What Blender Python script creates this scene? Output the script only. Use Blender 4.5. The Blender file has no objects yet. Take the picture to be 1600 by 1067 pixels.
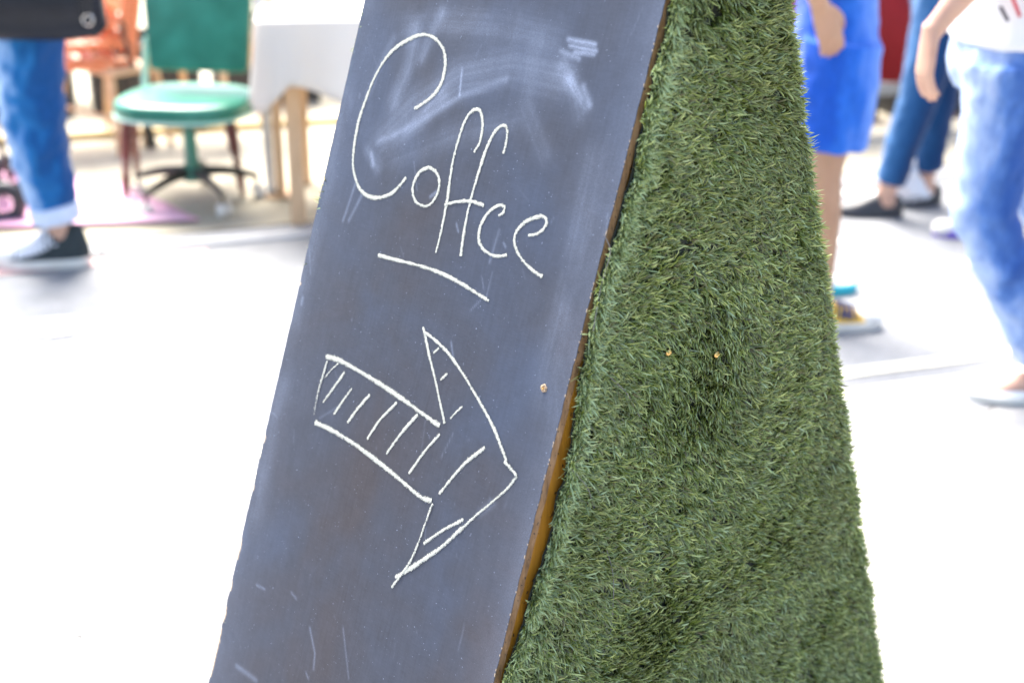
import bpy, bmesh, math, random
import numpy as np
from mathutils import Vector, Matrix, noise as mnoise

# ------------------------------------------------------------------ camera, light, exposure
sc = bpy.context.scene
col = sc.collection
CAM_H, PITCH, FOC = 1.5, math.radians(22), 2222.0      # focal length in pixels of the 1600 wide picture
cam_data = bpy.data.cameras.new('camera')
cam_data.sensor_width = 36.0
cam_data.lens = 36.0 * FOC / 1600.0
cam_data.clip_start = 0.05
cam_data.clip_end = 500
cam_data.dof.use_dof = True
cam_data.dof.focus_distance = 1.86
cam_data.dof.aperture_fstop = 2.5
cam_data.dof.aperture_blades = 8
cam = bpy.data.objects.new('camera', cam_data)
cam.location = (0, 0, CAM_H)
cam.rotation_euler = (math.pi / 2 - PITCH, 0, 0)
col.objects.link(cam)
sc.camera = cam

SUN_EL, SUN_AZ = math.radians(56), math.radians(-24)   # azimuth clockwise from +Y
world = bpy.data.worlds.new('World')
sc.world = world
world.use_nodes = True
wn = world.node_tree
bg = wn.nodes['Background']
sky = wn.nodes.new('ShaderNodeTexSky')
sky.sky_type = 'NISHITA'
sky.sun_disc = False
sky.sun_elevation = SUN_EL
sky.sun_rotation = SUN_AZ
sky.dust_density = 3.0
sky.air_density = 1.0
wn.links.new(sky.outputs[0], bg.inputs[0])
bg.inputs[1].default_value = 0.13
sun_d = bpy.data.lights.new('sun', 'SUN')
sun_d.energy = 4.9
sun_d.angle = math.radians(42)                          # hazy bright sky round the sun: no hard shadows in the photo
sun_d.color = (1.0, 0.96, 0.9)
sun = bpy.data.objects.new('sun', sun_d)
col.objects.link(sun)
dirv = Vector((math.cos(SUN_EL) * math.sin(SUN_AZ), math.cos(SUN_EL) * math.cos(SUN_AZ), math.sin(SUN_EL)))
sun.rotation_euler = dirv.to_track_quat('Z', 'Y').to_euler()
sc.view_settings.view_transform = 'Standard'
sc.view_settings.look = 'None'
sc.view_settings.exposure = 1.95
sc.view_settings.gamma = 1.0
sc.cycles.max_bounces = 6
sc.cycles.use_denoising = True

# ------------------------------------------------------------------ small helpers
rnd = random.Random(7)

def at(px, py, z=0.0):
    """point of the horizontal plane z seen at a place of the 1600x1067 photograph"""
    c, s = math.cos(PITCH), math.sin(PITCH)
    x, y = (px - 800) / FOC, (py - 533.5) / FOC
    r = Vector((x, c - s * y, -s - c * y))
    t = (z - CAM_H) / r.z
    return Vector((0, 0, CAM_H)) + r * t

def tag(o, label=None, cat=None, group=None, kind=None):
    if label: o['label'] = label
    if cat: o['category'] = cat
    if group: o['group'] = group
    if kind: o['kind'] = kind
    return o

def empty(name, loc=(0, 0, 0), rz=0.0):
    o = bpy.data.objects.new(name, None)
    o.location = loc
    o.rotation_euler = (0, 0, rz)
    o.empty_display_size = 0.1
    col.objects.link(o)
    return o

def link_mesh(name, me, mat, parent=None, smooth=True):
    o = bpy.data.objects.new(name, me)
    if mat: me.materials.append(mat)
    if smooth: me.shade_smooth()
    col.objects.link(o)
    if parent: o.parent = parent
    return o

def obj(name, bm, mat, parent=None, smooth=True):
    me = bpy.data.meshes.new(name)
    bmesh.ops.recalc_face_normals(bm, faces=bm.faces)
    bm.to_mesh(me)
    bm.free()
    o = link_mesh(name, me, mat, parent, smooth)
    if smooth:
        try: me.set_sharp_from_angle(angle=math.radians(42))
        except Exception: pass
    return o

def copy_tree(o, parent=None):
    c = o.copy()
    col.objects.link(c)
    c.parent = parent
    for ch in list(o.children): copy_tree(ch, c)
    return c

def rbox(bm, size, loc=(0, 0, 0), rot=None, bevel=0.0, seg=2):
    r = bmesh.ops.create_cube(bm, size=1.0)
    vs = r['verts']
    bmesh.ops.scale(bm, vec=size, verts=vs)
    if bevel > 0:
        es = list({e for v in vs for e in v.link_edges})
        g = bmesh.ops.bevel(bm, geom=es, offset=bevel, segments=seg, affect='EDGES', profile=0.5)
        vs = list({v for f in g['faces'] for v in f.verts} | {v for v in vs if v.is_valid})
    m = Matrix.Translation(loc)
    if rot is not None: m = m @ (rot.to_4x4() if not isinstance(rot, tuple) else (Matrix.Rotation(rot[2], 4, 'Z') @ Matrix.Rotation(rot[1], 4, 'Y') @ Matrix.Rotation(rot[0], 4, 'X')))
    bmesh.ops.transform(bm, matrix=m, verts=vs)
    return vs

def catmull(pts, n):
    pts = [np.array(p, float) for p in pts]
    P = [2 * pts[0] - pts[1]] + pts + [2 * pts[-1] - pts[-2]]
    out = []
    for i in range(1, len(P) - 2):
        for k in range(n):
            t = k / n
            out.append(0.5 * ((2 * P[i]) + (-P[i-1] + P[i+1]) * t + (2*P[i-1] - 5*P[i] + 4*P[i+1] - P[i+2]) * t*t + (-P[i-1] + 3*P[i] - 3*P[i+1] + P[i+2]) * t**3))
    out.append(P[-2])
    return out

def tube(bm, secs, n=16, smooth=3, ref=None, flat=1.0):
    """closed loft through (x, y, z, rx[, ry]) sections; rx lies along ref, ry across it"""
    S = [tuple(s) + (s[3],) if len(s) == 4 else tuple(s) for s in secs]
    if smooth > 1 and len(S) > 2: S = [tuple(p) for p in catmull(S, smooth)]
    rings = []
    prev = None
    for i, s in enumerate(S):
        a = Vector(S[max(0, i - 1)][:3]); b = Vector(S[min(len(S) - 1, i + 1)][:3])
        t = (b - a)
        if t.length < 1e-9: t = Vector((0, 0, 1))
        t.normalize()
        if ref is not None:
            u = Vector(ref) - t * Vector(ref).dot(t)
            if u.length < 1e-3: u = prev or Vector((1, 0, 0))
        elif prev is None:
            u = Vector((1, 0, 0)) if abs(t.x) < 0.8 else Vector((0, 1, 0))
            u = u - t * u.dot(t)
        else:
            u = prev - t * prev.dot(t)
        u.normalize(); prev = u
        v = t.cross(u)
        c = Vector(s[:3])
        rings.append([bm.verts.new(c + u * (max(s[3], 1e-4) * math.cos(2 * math.pi * k / n)) + v * (max(s[4], 1e-4) * math.sin(2 * math.pi * k / n))) for k in range(n)])
    for r0, r1 in zip(rings[:-1], rings[1:]):
        for k in range(n):
            bm.faces.new((r0[k], r0[(k + 1) % n], r1[(k + 1) % n], r1[k]))
    bm.faces.new(rings[0][::-1]); bm.faces.new(rings[-1])

def ball(bm, c, r, seg=16):
    if not hasattr(r, '__len__'): r = (r, r, r)
    g = bmesh.ops.create_uvsphere(bm, u_segments=seg, v_segments=max(6, seg * 2 // 3), radius=1)
    bmesh.ops.scale(bm, vec=r, verts=g['verts'])
    bmesh.ops.translate(bm, vec=c, verts=g['verts'])
    return g['verts']

def cyl(bm, p0, p1, r0, r1=None, n=12):
    r1 = r0 if r1 is None else r1
    tube(bm, [(*p0, r0), (*p1, r1)], n=n, smooth=1)

def fused(name, bm, voxel, mat, parent, smooth_it=4, disp=None):
    """one continuous surface out of overlapping lofts (voxel remesh, then a light smooth)"""
    bmesh.ops.recalc_face_normals(bm, faces=bm.faces)
    me = bpy.data.meshes.new(name)
    bm.to_mesh(me); bm.free()
    o = bpy.data.objects.new(name, me)
    work = bpy.data.scenes.new('work'); work.collection.objects.link(o)
    m = o.modifiers.new('r', 'REMESH'); m.mode = 'VOXEL'; m.voxel_size = voxel
    s = o.modifiers.new('s', 'SMOOTH'); s.iterations = smooth_it; s.factor = 0.5
    vl = work.view_layers[0]; vl.update(); dg = vl.depsgraph
    me2 = bpy.data.meshes.new_from_object(o.evaluated_get(dg), depsgraph=dg)
    me2.name = name
    bpy.data.objects.remove(o); bpy.data.meshes.remove(me); bpy.data.scenes.remove(work)
    if disp:
        n = len(me2.vertices); c = np.empty(n * 3, np.float32); q = np.empty(n * 3, np.float32)
        me2.vertices.foreach_get('co', c); me2.vertex_normals.foreach_get('vector', q)
        c = c.reshape(-1, 3); d = np.array([disp(Vector(p)) for p in c.tolist()], np.float32)
        me2.vertices.foreach_set('co', (c + q.reshape(-1, 3) * d[:, None]).reshape(-1)); me2.update()
    return link_mesh(name, me2, mat, parent, True)

# ------------------------------------------------------------------ materials
def new_mat(name):
    m = bpy.data.materials.new(name); m.use_nodes = True
    return m, m.node_tree, m.node_tree.nodes['Principled BSDF']

def N(nt, kind, **kw):
    n = nt.nodes.new(kind)
    for k, v in kw.items(): setattr(n, k, v)
    return n

def noise_fac(nt, scale, detail=4, rough=0.55, stretch=None, coord='Object', dist=0.0):
    tc = N(nt, 'ShaderNodeTexCoord'); n = N(nt, 'ShaderNodeTexNoise')
    n.inputs['Scale'].default_value = scale; n.inputs['Detail'].default_value = detail
    n.inputs['Roughness'].default_value = rough; n.inputs['Distortion'].default_value = dist
    src = tc.outputs[coord]
    if stretch:
        mp = N(nt, 'ShaderNodeMapping'); mp.inputs['Scale'].default_value = stretch
        nt.links.new(src, mp.inputs[0]); src = mp.outputs[0]
    nt.links.new(src, n.inputs['Vector'])
    return n.outputs['Fac']

def ramp(nt, fac, stops):
    r = N(nt, 'ShaderNodeValToRGB')
    e = r.color_ramp.elements
    while len(e) < len(stops): e.new(0.5)
    for el, (p, c) in zip(e, stops):
        el.position = p; el.color = (*c, 1) if hasattr(c, '__len__') else (c, c, c, 1)
    nt.links.new(fac, r.inputs[0])
    return r.outputs[0]

def mixc(nt, fac, a, b, mode='MIX'):
    m = N(nt, 'ShaderNodeMix', data_type='RGBA', blend_type=mode)
    for sock, v in ((m.inputs[0], fac), (m.inputs[6], a), (m.inputs[7], b)):
        if hasattr(v, 'links') or hasattr(v, 'is_linked'): nt.links.new(v, sock)
        elif hasattr(v, '__len__'): sock.default_value = (*v[:3], 1)
        else: sock.default_value = v
    return m.outputs[2]

def math_(nt, op, a, b=0.0, c=None):
    m = N(nt, 'ShaderNodeMath', operation=op)
    for sock, v in zip(m.inputs, (a, b, c)):
        if v is None: continue
        if hasattr(v, 'is_linked'): nt.links.new(v, sock)
        else: sock.default_value = v
    return m.outputs[0]

def bump(nt, b, h, strength=0.3, dist=0.002):
    n = N(nt, 'ShaderNodeBump'); n.inputs['Strength'].default_value = strength; n.inputs['Distance'].default_value = dist
    nt.links.new(h, n.inputs['Height']); nt.links.new(n.outputs[0], b.inputs['Normal'])

def simple(name, c1, c2=None, scale=20, rough=0.5, metal=0.0, bmp=0.0, stretch=None, spec=0.5, sss=0.0):
    m, nt, b = new_mat(name)
    f = noise_fac(nt, scale, stretch=stretch)
    nt.links.new(ramp(nt, f, [(0.3, c1), (0.7, c2 or tuple(x * 0.8 for x in c1))]), b.inputs['Base Color'])
    b.inputs['Roughness'].default_value = rough
    b.inputs['Metallic'].default_value = metal
    b.inputs['Specular IOR Level'].default_value = spec
    if sss: b.inputs['Subsurface Weight'].default_value = sss; b.inputs['Subsurface Scale'].default_value = 0.02
    if bmp: bump(nt, b, f, bmp)
    return m

M = {}
M['skin'] = simple('skin', (0.60, 0.37, 0.27), (0.52, 0.30, 0.21), 9, 0.5, sss=0.15)
M['skin_tan'] = simple('skin_tan', (0.46, 0.27, 0.165), (0.38, 0.21, 0.12), 9, 0.5, sss=0.15)
M['hair_dark'] = simple('hair_dark', (0.03, 0.02, 0.015), (0.06, 0.04, 0.025), 60, 0.5, stretch=(1, 1, 0.1))
M['hair_fair'] = simple('hair_fair', (0.32, 0.2, 0.09), (0.2, 0.12, 0.05), 60, 0.5, stretch=(1, 1, 0.1))
M['eye'] = simple('eye', (0.05, 0.03, 0.02), rough=0.1)
M['white_cloth'] = simple('white_cloth', (0.84, 0.83, 0.80), (0.78, 0.77, 0.75), 6, 0.8)
def thin_cloth():
    m = simple('thin_white_cloth', (0.86, 0.84, 0.80), (0.82, 0.80, 0.76), 6, 0.8); nt = m.node_tree; b = nt.nodes['Principled BSDF']
    tr = N(nt, 'ShaderNodeBsdfTranslucent'); tr.inputs[0].default_value = (0.86, 0.84, 0.80, 1)
    mx = N(nt, 'ShaderNodeMixShader'); mx.inputs[0].default_value = 0.5
    nt.links.new(b.outputs[0], mx.inputs[1]); nt.links.new(tr.outputs[0], mx.inputs[2]); nt.links.new(mx.outputs[0], nt.nodes['Material Output'].inputs[0])
    return m
M['thin_white_cloth'] = thin_cloth()
M['white_rubber'] = simple('white_rubber', (0.80, 0.77, 0.70), (0.7, 0.66, 0.58), 20, 0.6)
M['lace'] = simple('lace', (0.85, 0.85, 0.86), (0.75, 0.76, 0.8), 80, 0.8)
M['black_leather'] = simple('black_leather', (0.004, 0.006, 0.012), (0.008, 0.011, 0.020), 14, 0.30, bmp=0.25, spec=0.3)
M['black_plastic'] = simple('black_plastic', (0.02, 0.02, 0.022), (0.035, 0.035, 0.04), 12, 0.45)
M['black_canvas'] = simple('black_canvas', (0.022, 0.030, 0.032), (0.035, 0.046, 0.048), 40, 0.85)
M['chrome'] = simple('chrome', (0.8, 0.8, 0.8), (0.7, 0.7, 0.7), 5, 0.15, 1.0)
M['brass'] = simple('brass', (0.82, 0.55, 0.22), (0.6, 0.36, 0.12), 200, 0.32, 1.0)
M['green_vinyl'] = simple('green_vinyl', (0.01, 0.13, 0.08), (0.04, 0.26, 0.18), 7, 0.36)
M['green_metal'] = simple('green_metal', (0.03, 0.18, 0.12), (0.05, 0.24, 0.16), 10, 0.4)
M['green_pale'] = simple('green_pale', (0.35, 0.66, 0.52), (0.45, 0.72, 0.6), 10, 0.4)
M['dark_metal'] = simple('dark_metal', (0.03, 0.035, 0.03), (0.06, 0.06, 0.05), 10, 0.4, 0.4)
M['orange_wood'] = simple('orange_wood', (0.82, 0.30, 0.14), (0.68, 0.19, 0.06), 10, 0.45, stretch=(1, 6, 6))
M['pale_wood'] = simple('pale_wood', (0.66, 0.45, 0.27), (0.54, 0.34, 0.18), 12, 0.6, stretch=(6, 6, 0.6))
M['red_wood'] = simple('red_wood', (0.16, 0.03, 0.02), (0.09, 0.02, 0.015), 12, 0.35, stretch=(6, 6, 0.6))
M['red_cloth'] = simple('red_cloth', (0.28, 0.003, 0.008), (0.20, 0.002, 0.006), 5, 0.8)
M['pink_rug'] = simple('pink_rug', (0.68, 0.34, 0.48), (0.72, 0.46, 0.56), 7, 0.95, bmp=0.3)
M['red_paint'] = simple('red_paint', (0.62, 0.34, 0.32), (0.55, 0.38, 0.35), 7, 0.8)
M['paint_white'] = simple('paint_white', (0.75, 0.75, 0.73), (0.55, 0.55, 0.54), 25, 0.7)
M['paint_cream'] = simple('paint_cream', (0.72, 0.68, 0.5), (0.5, 0.48, 0.4), 25, 0.7)
M['ochre'] = simple('ochre', (0.42, 0.3, 0.12), (0.5, 0.4, 0.2), 9, 0.8)
M['yellow'] = simple('yellow', (0.85, 0.52, 0.02), (0.75, 0.42, 0.02), 20, 0.6)
M['navy'] = simple('navy', (0.02, 0.035, 0.13), (0.03, 0.05, 0.17), 20, 0.7)
M['turquoise'] = simple('turquoise', (0.02, 0.45, 0.55), (0.02, 0.4, 0.5), 20, 0.5)
M['purple'] = simple('purple', (0.16, 0.1, 0.5), (0.2, 0.12, 0.6), 20, 0.5)
M['white_bag'] = simple('white_bag', (0.82, 0.83, 0.86), (0.75, 0.78, 0.82), 12, 0.4, bmp=0.6)
M['grey_top'] = simple('grey_top', (0.3, 0.32, 0.35), (0.25, 0.27, 0.3), 12, 0.85)
M['stall_grey'] = simple('stall_grey', (0.35, 0.33, 0.3), (0.28, 0.27, 0.25), 12, 0.7)
M['print_red'] = simple('print_red', (0.65, 0.05, 0.07), rough=0.8)
M['print_black'] = simple('print_black', (0.04, 0.03, 0.05), rough=0.8)
M['concrete_pale'] = simple('concrete_pale', (0.46, 0.42, 0.32), (0.36, 0.32, 0.24), 7, 0.85)

def denim(name, dark, mid, light, fade=0.5):
    m, nt, b = new_mat(name)
    big = noise_fac(nt, 9, 4, 0.6, stretch=(1, 1, 0.35))
    # highlight put into the colour: front of the legs pale, sides and back dark
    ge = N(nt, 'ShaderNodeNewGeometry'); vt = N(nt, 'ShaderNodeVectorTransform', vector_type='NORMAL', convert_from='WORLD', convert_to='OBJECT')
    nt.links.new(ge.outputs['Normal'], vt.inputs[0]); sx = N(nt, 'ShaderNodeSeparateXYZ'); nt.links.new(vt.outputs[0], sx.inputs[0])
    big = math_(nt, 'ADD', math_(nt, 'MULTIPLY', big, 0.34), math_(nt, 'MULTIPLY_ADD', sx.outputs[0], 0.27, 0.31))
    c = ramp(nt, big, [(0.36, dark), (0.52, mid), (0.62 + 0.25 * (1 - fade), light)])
    fine = noise_fac(nt, 130, 2, 0.6, stretch=(1, 1, 0.25))
    c = mixc(nt, 0.35, c, ramp(nt, fine, [(0.3, 0.35), (0.7, 0.75)]), 'OVERLAY')
    nt.links.new(c, b.inputs['Base Color'])
    b.inputs['Roughness'].default_value = 0.85
    b.inputs['Specular IOR Level'].default_value = 0.2
    b.inputs['Sheen Weight'].default_value = 0.15
    bump(nt, b, fine, 0.3, 0.001)
    return m
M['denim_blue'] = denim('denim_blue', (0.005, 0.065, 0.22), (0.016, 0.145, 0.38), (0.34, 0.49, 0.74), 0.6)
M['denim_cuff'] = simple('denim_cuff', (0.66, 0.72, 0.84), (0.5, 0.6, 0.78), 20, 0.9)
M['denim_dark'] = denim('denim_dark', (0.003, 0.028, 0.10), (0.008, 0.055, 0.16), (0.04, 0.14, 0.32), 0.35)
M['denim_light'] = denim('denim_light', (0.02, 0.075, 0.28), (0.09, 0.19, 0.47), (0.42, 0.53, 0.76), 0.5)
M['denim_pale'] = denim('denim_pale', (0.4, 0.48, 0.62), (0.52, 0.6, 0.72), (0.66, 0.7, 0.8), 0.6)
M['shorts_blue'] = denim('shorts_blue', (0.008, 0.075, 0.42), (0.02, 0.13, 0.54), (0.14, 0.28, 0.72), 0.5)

# road
def asphalt():
    m, nt, b = new_mat('asphalt')
    big = noise_fac(nt, 0.7, 4); fine = noise_fac(nt, 160, 3, 0.7); mid = noise_fac(nt, 9, 5, 0.65)
    c = ramp(nt, fine, [(0.3, (0.135, 0.14, 0.148)), (0.7, (0.24, 0.245, 0.253))])
    c = mixc(nt, 0.5, c, ramp(nt, mid, [(0.35, 0.36), (0.7, 0.62)]), 'OVERLAY')
    c = mixc(nt, 0.35, c, ramp(nt, big, [(0.35, 0.3), (0.65, 0.65)]), 'OVERLAY')
    nt.links.new(c, b.inputs['Base Color'])
    b.inputs['Roughness'].default_value = 0.6
    bump(nt, b, fine, 0.5, 0.003)
    return m
M['asphalt'] = asphalt()

def stone(name, a, b_, seed=0.0):
    m, nt, b = new_mat(name)
    fine = noise_fac(nt, 70, 5, 0.7); big = noise_fac(nt, 2.3, 4, 0.6)
    oi = N(nt, 'ShaderNodeObjectInfo')
    c = ramp(nt, fine, [(0.3, a), (0.7, b_)])
    c = mixc(nt, 0.4, c, ramp(nt, big, [(0.35, 0.38), (0.65, 0.62)]), 'OVERLAY')
    hv = N(nt, 'ShaderNodeHueSaturation')
    nt.links.new(math_(nt, 'MULTIPLY_ADD', oi.outputs['Random'], 0.22, 0.89), hv.inputs['Value'])
    nt.links.new(c, hv.inputs['Color'])
    nt.links.new(hv.outputs[0], b.inputs['Base Color'])
    b.inputs['Roughness'].default_value = 0.75
    bump(nt, b, fine, 0.35, 0.002)
    return m
M['paving'] = stone('paving', (0.235, 0.227, 0.217), (0.325, 0.313, 0.298))
M['kerb'] = stone('kerb', (0.25, 0.25, 0.25), (0.36, 0.36, 0.36))
M['joint'] = simple('joint', (0.20, 0.19, 0.17), (0.16, 0.15, 0.135), 30, 0.95)
STROKES = {
    'C' : (6,[(0.3922,1.1282),(0.3779,1.1369),(0.3589,1.1526),(0.3488,1.1717),(0.3491,1.1929),(0.358,1.2109),(0.3747,1.2222),(0.3948,1.2273),(0.4157,1.2249),(0.4376,1.2157),(0.4611,1.2006),(0.4773,1.1822),(0.4909,1.1558),(0.4995,1.1238),(0.5049,1.0919),(0.5031,1.0591),(0.4964,1.0312),(0.4822,1.0112),(0.4639,0.9984),(0.4391,0.995),(0.4149,1.001),(0.3936,1.014),(0.3761,1.0361)]) ,
    'o' : (5,[(0.3346,1.0591),(0.3499,1.0502),(0.358,1.0346),(0.3568,1.021),(0.3458,1.0094),(0.3282,1.0069),(0.315,1.0129),(0.307,1.0276),(0.3077,1.043),(0.3178,1.0546),(0.3346,1.0591)]) ,
    'f' : (5,[(0.2554,1.0938),(0.2491,1.1083),(0.2507,1.1287),(0.259,1.1442),(0.2689,1.1482),(0.2806,1.1406),(0.287,1.1261),(0.2903,1.1025),(0.2913,1.0773),(0.2891,1.0527),(0.285,1.0264),(0.2832,0.9996),(0.2825,0.9724),(0.2834,0.9533)]) ,
    'f2' : (5,[(0.2013,1.1023),(0.2012,1.119),(0.205,1.1331),(0.2134,1.1368),(0.2251,1.1277),(0.2326,1.1094),(0.2363,1.088),(0.2388,1.0629),(0.2406,1.0359),(0.2402,1.0054),(0.2377,0.9791),(0.2346,0.9606)]) ,
    'bar' : (5,[(0.2877,1.0173),(0.266,1.0259),(0.2394,1.0324),(0.2134,1.0327)]) ,
    'c' : (5,[(0.1837,1.0257),(0.1765,1.0318),(0.1767,1.0385),(0.1847,1.0393),(0.197,1.0321),(0.2073,1.0186),(0.2117,1.0024),(0.2083,0.988),(0.1968,0.9793),(0.18,0.9759),(0.1651,0.9776),(0.1522,0.9826)]) ,
    'e' : (5,[(0.1242,1.0141),(0.1095,1.0198),(0.1001,1.0299),(0.0993,1.0381),(0.1069,1.0422),(0.1186,1.0385),(0.1338,1.0295),(0.145,1.0159),(0.1458,1.0028),(0.1376,0.9918),(0.1227,0.9825),(0.1016,0.9749),(0.0835,0.9718)]) ,
    'underline' : (5.5,[(0.3981,0.9222),(0.3645,0.9247),(0.3276,0.9278),(0.2855,0.9304),(0.2494,0.9298),(0.2132,0.9263),(0.1833,0.9219),(0.1646,0.9197)]) ,
    'arrow' : [(7,[(0.462,0.7574),(0.4309,0.7609),(0.3903,0.7599),(0.3437,0.7572),(0.298,0.7531),(0.2533,0.7477),(0.222,0.7435),(0.199,0.7414)]),(7,[(0.4531,0.6612),(0.4155,0.6632),(0.3677,0.662),(0.3204,0.6579),(0.2739,0.6521),(0.2349,0.6463),(0.2032,0.6415),(0.1807,0.6445)]),(4,[(0.4554,0.7527),(0.4578,0.7309),(0.4601,0.7048),(0.4589,0.6712)]),(5,[(0.2746,0.854),(0.2665,0.8446),(0.2502,0.8222),(0.2295,0.7974),(0.2107,0.7724),(0.1913,0.7471)]),(5,[(0.2716,0.849),(0.2464,0.8446),(0.2139,0.8349),(0.1797,0.8185),(0.1482,0.8001),(0.1203,0.7829),(0.0988,0.7677),(0.0809,0.7516),(0.0677,0.7395)]),(5,[(0.071,0.7384),(0.0579,0.7338),(0.0445,0.7283)]),(4,[(0.0445,0.7283),(0.0545,0.7092),(0.0726,0.6857),(0.0952,0.6582),(0.1178,0.6284)]),(6,[(0.1141,0.6337),(0.1409,0.598),(0.1703,0.5664),(0.1965,0.5397),(0.2148,0.5228)]),(4,[(0.1775,0.6422),(0.1818,0.615),(0.1861,0.5857),(0.193,0.5551),(0.2051,0.53),(0.2167,0.5078)])] ,
    'hatch' : [(3,[(0.4305,0.756),(0.4419,0.7442),(0.4533,0.7281)]),(4.5,[(0.413,0.7489),(0.4274,0.7235),(0.4453,0.6934)]),(4.5,[(0.3896,0.7325),(0.4035,0.7082),(0.4155,0.6855)]),(5,[(0.3489,0.736),(0.3662,0.712),(0.3824,0.6839)]),(5,[(0.2908,0.7434),(0.3169,0.7099),(0.3337,0.6766)]),(5,[(0.2451,0.7417),(0.2651,0.7132),(0.2884,0.6712)]),(5,[(0.1953,0.7311),(0.2155,0.7007),(0.2357,0.662)]),(5,[(0.1098,0.7426),(0.1405,0.7079),(0.1708,0.6575)]),(3.5,[(0.2347,0.8364),(0.2432,0.8274)]),(3.5,[(0.2079,0.8099),(0.218,0.7979)]),(3.5,[(0.1665,0.7783),(0.1745,0.7688),(0.1831,0.7564)]),(5,[(0.1165,0.6435),(0.1476,0.6167),(0.1773,0.5861)])] ,
}
SMUDGES = [(60,0.5,[(0.4422,1.0795),(0.3904,1.133),(0.3144,1.184),(0.2233,1.2101),(0.1414,1.2103)]),(55,0.35,[(0.4412,1.2355),(0.364,1.2495),(0.2644,1.2578),(0.168,1.2541)]),(30,0.5,[(0.4278,1.2372),(0.4231,1.1851),(0.4386,1.1295)]),(25,0.45,[(0.3812,1.2602),(0.3996,1.1973)]),(30,0.6,[(0.4152,1.0844),(0.3764,1.1135),(0.3432,1.1538)]),(14,0.5,[(0.4538,1.071),(0.3931,1.1017),(0.3058,1.1599),(0.2293,1.1928)]),(7,1.3,[(0.1372,1.2566),(0.0911,1.2566)]),(6,1.2,[(0.1325,1.2494),(0.0865,1.2495)]),(6,1.1,[(0.1214,1.2431),(0.0891,1.2445)]),(8,0.7,[(0.1454,1.2413),(0.1115,1.2367)]),(20,0.85,[(0.1188,1.2098),(0.0825,1.1843)]),(10,0.9,[(0.0932,1.2059),(0.0753,1.1855)]),(30,0.35,[(0.1359,1.2269),(0.1018,1.1928),(0.089,1.1715)]),(9,1.2,[(0.4621,1.0531),(0.4524,1.0385)]),(22,0.5,[(0.4706,1.056),(0.4415,1.037)]),(5,0.7,[(0.4817,1.0078),(0.4912,0.95)]),(6,0.7,[(0.4602,0.9985),(0.4784,0.9529)]),(14,0.3,[(0.4972,1.1289),(0.4808,1.1857),(0.4692,1.2142)]),(40,0.3,[(0.4046,1.0551),(0.2888,1.1118),(0.2002,1.1443)]),(35,0.25,[(0.1901,1.2511),(0.1857,1.1712),(0.1316,1.1163)]),(4,0.8,[(0.3154,1.194),(0.3083,1.1595)]),(5,0.8,[(0.32,1.0211),(0.3098,1.0302)]),(4,0.7,[(0.2576,0.9985),(0.2506,0.9898)]),(4,0.7,[(0.1636,0.9951),(0.1586,0.9913)]),(5,0.8,[(0.5448,0.8223),(0.5445,0.8127)]),(4,0.7,[(0.2151,0.8499),(0.2052,0.8329)]),(4,0.6,[(0.364,0.3835),(0.3407,0.3549),(0.3356,0.3327)]),(3,0.8,[(0.5048,0.3892),(0.4827,0.3904)]),(3,0.7,[(0.3503,0.3208),(0.3418,0.315)]),(4,0.5,[(0.4218,0.4125),(0.4073,0.4088)]),(14,0.4,[(0.0917,0.6627),(0.0741,0.6822)]),(3,0.5,[(0.2947,0.4147),(0.2592,0.3546)]),(10,0.5,[(0.5093,0.2556),(0.4569,0.2577)]),(5,0.5,[(0.1768,1.0086),(0.1802,0.966)]),(3,0.4,[(0.194,0.8989),(0.1809,0.9152)]),(50,0.25,[(0.0458,1.1249),(0.0384,0.9454),(0.0334,0.8339)]),(40,0.22,[(0.5477,1.1208),(0.5486,0.9513),(0.5528,0.786)]),(45,0.2,[(0.55,0.6882),(0.5442,0.4889)])]

# ------------------------------------------------------------------ the setting
ST = math.radians(17.5)                                   # direction of the street
SD = Vector((math.cos(ST), math.sin(ST), 0)); SN = Vector((-math.sin(ST), math.cos(ST), 0))
K0 = Vector((-0.82, 2.80, 0)); ROAD_W = 2.02; ROAD_Z = -0.09; FAR_Z = -0.076
def street(s, n, z=0.0): return K0 + SD * s + SN * n + Vector((0, 0, z))

def sheet(name, quad, mat, parent=None):
    bm = bmesh.new(); bm.faces.new([bm.verts.new(q) for q in quad])
    return obj(name, bm, mat, parent, False)

road = tag(sheet('road', [street(-60, -0.02, ROAD_Z), street(60, -0.02, ROAD_Z), street(60, ROAD_W + 0.02, ROAD_Z), street(-60, ROAD_W + 0.02, ROAD_Z)], M['asphalt']), kind='structure')
pave = tag(sheet('pavement', [street(-60, -40, -0.012), street(60, -40, -0.012), street(60, -0.152, -0.012), street(-60, -0.152, -0.012)], M['joint']), kind='structure')
farp = tag(sheet('far_pavement', [street(-60, ROAD_W + 0.152, FAR_Z), street(60, ROAD_W + 0.152, FAR_Z), street(60, 60, FAR_Z), street(-60, 60, FAR_Z)], M['concrete_pale']), kind='structure')

def clip_half(poly, p0, n):
    out = []
    for i, a in enumerate(poly):
        b = poly[(i + 1) % len(poly)]
        da, db = (a - p0).dot(n), (b - p0).dot(n)
        if da <= 0: out.append(a)
        if da * db < 0: out.append(a + (b - a) * (da / (da - db)))
    return out

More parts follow.
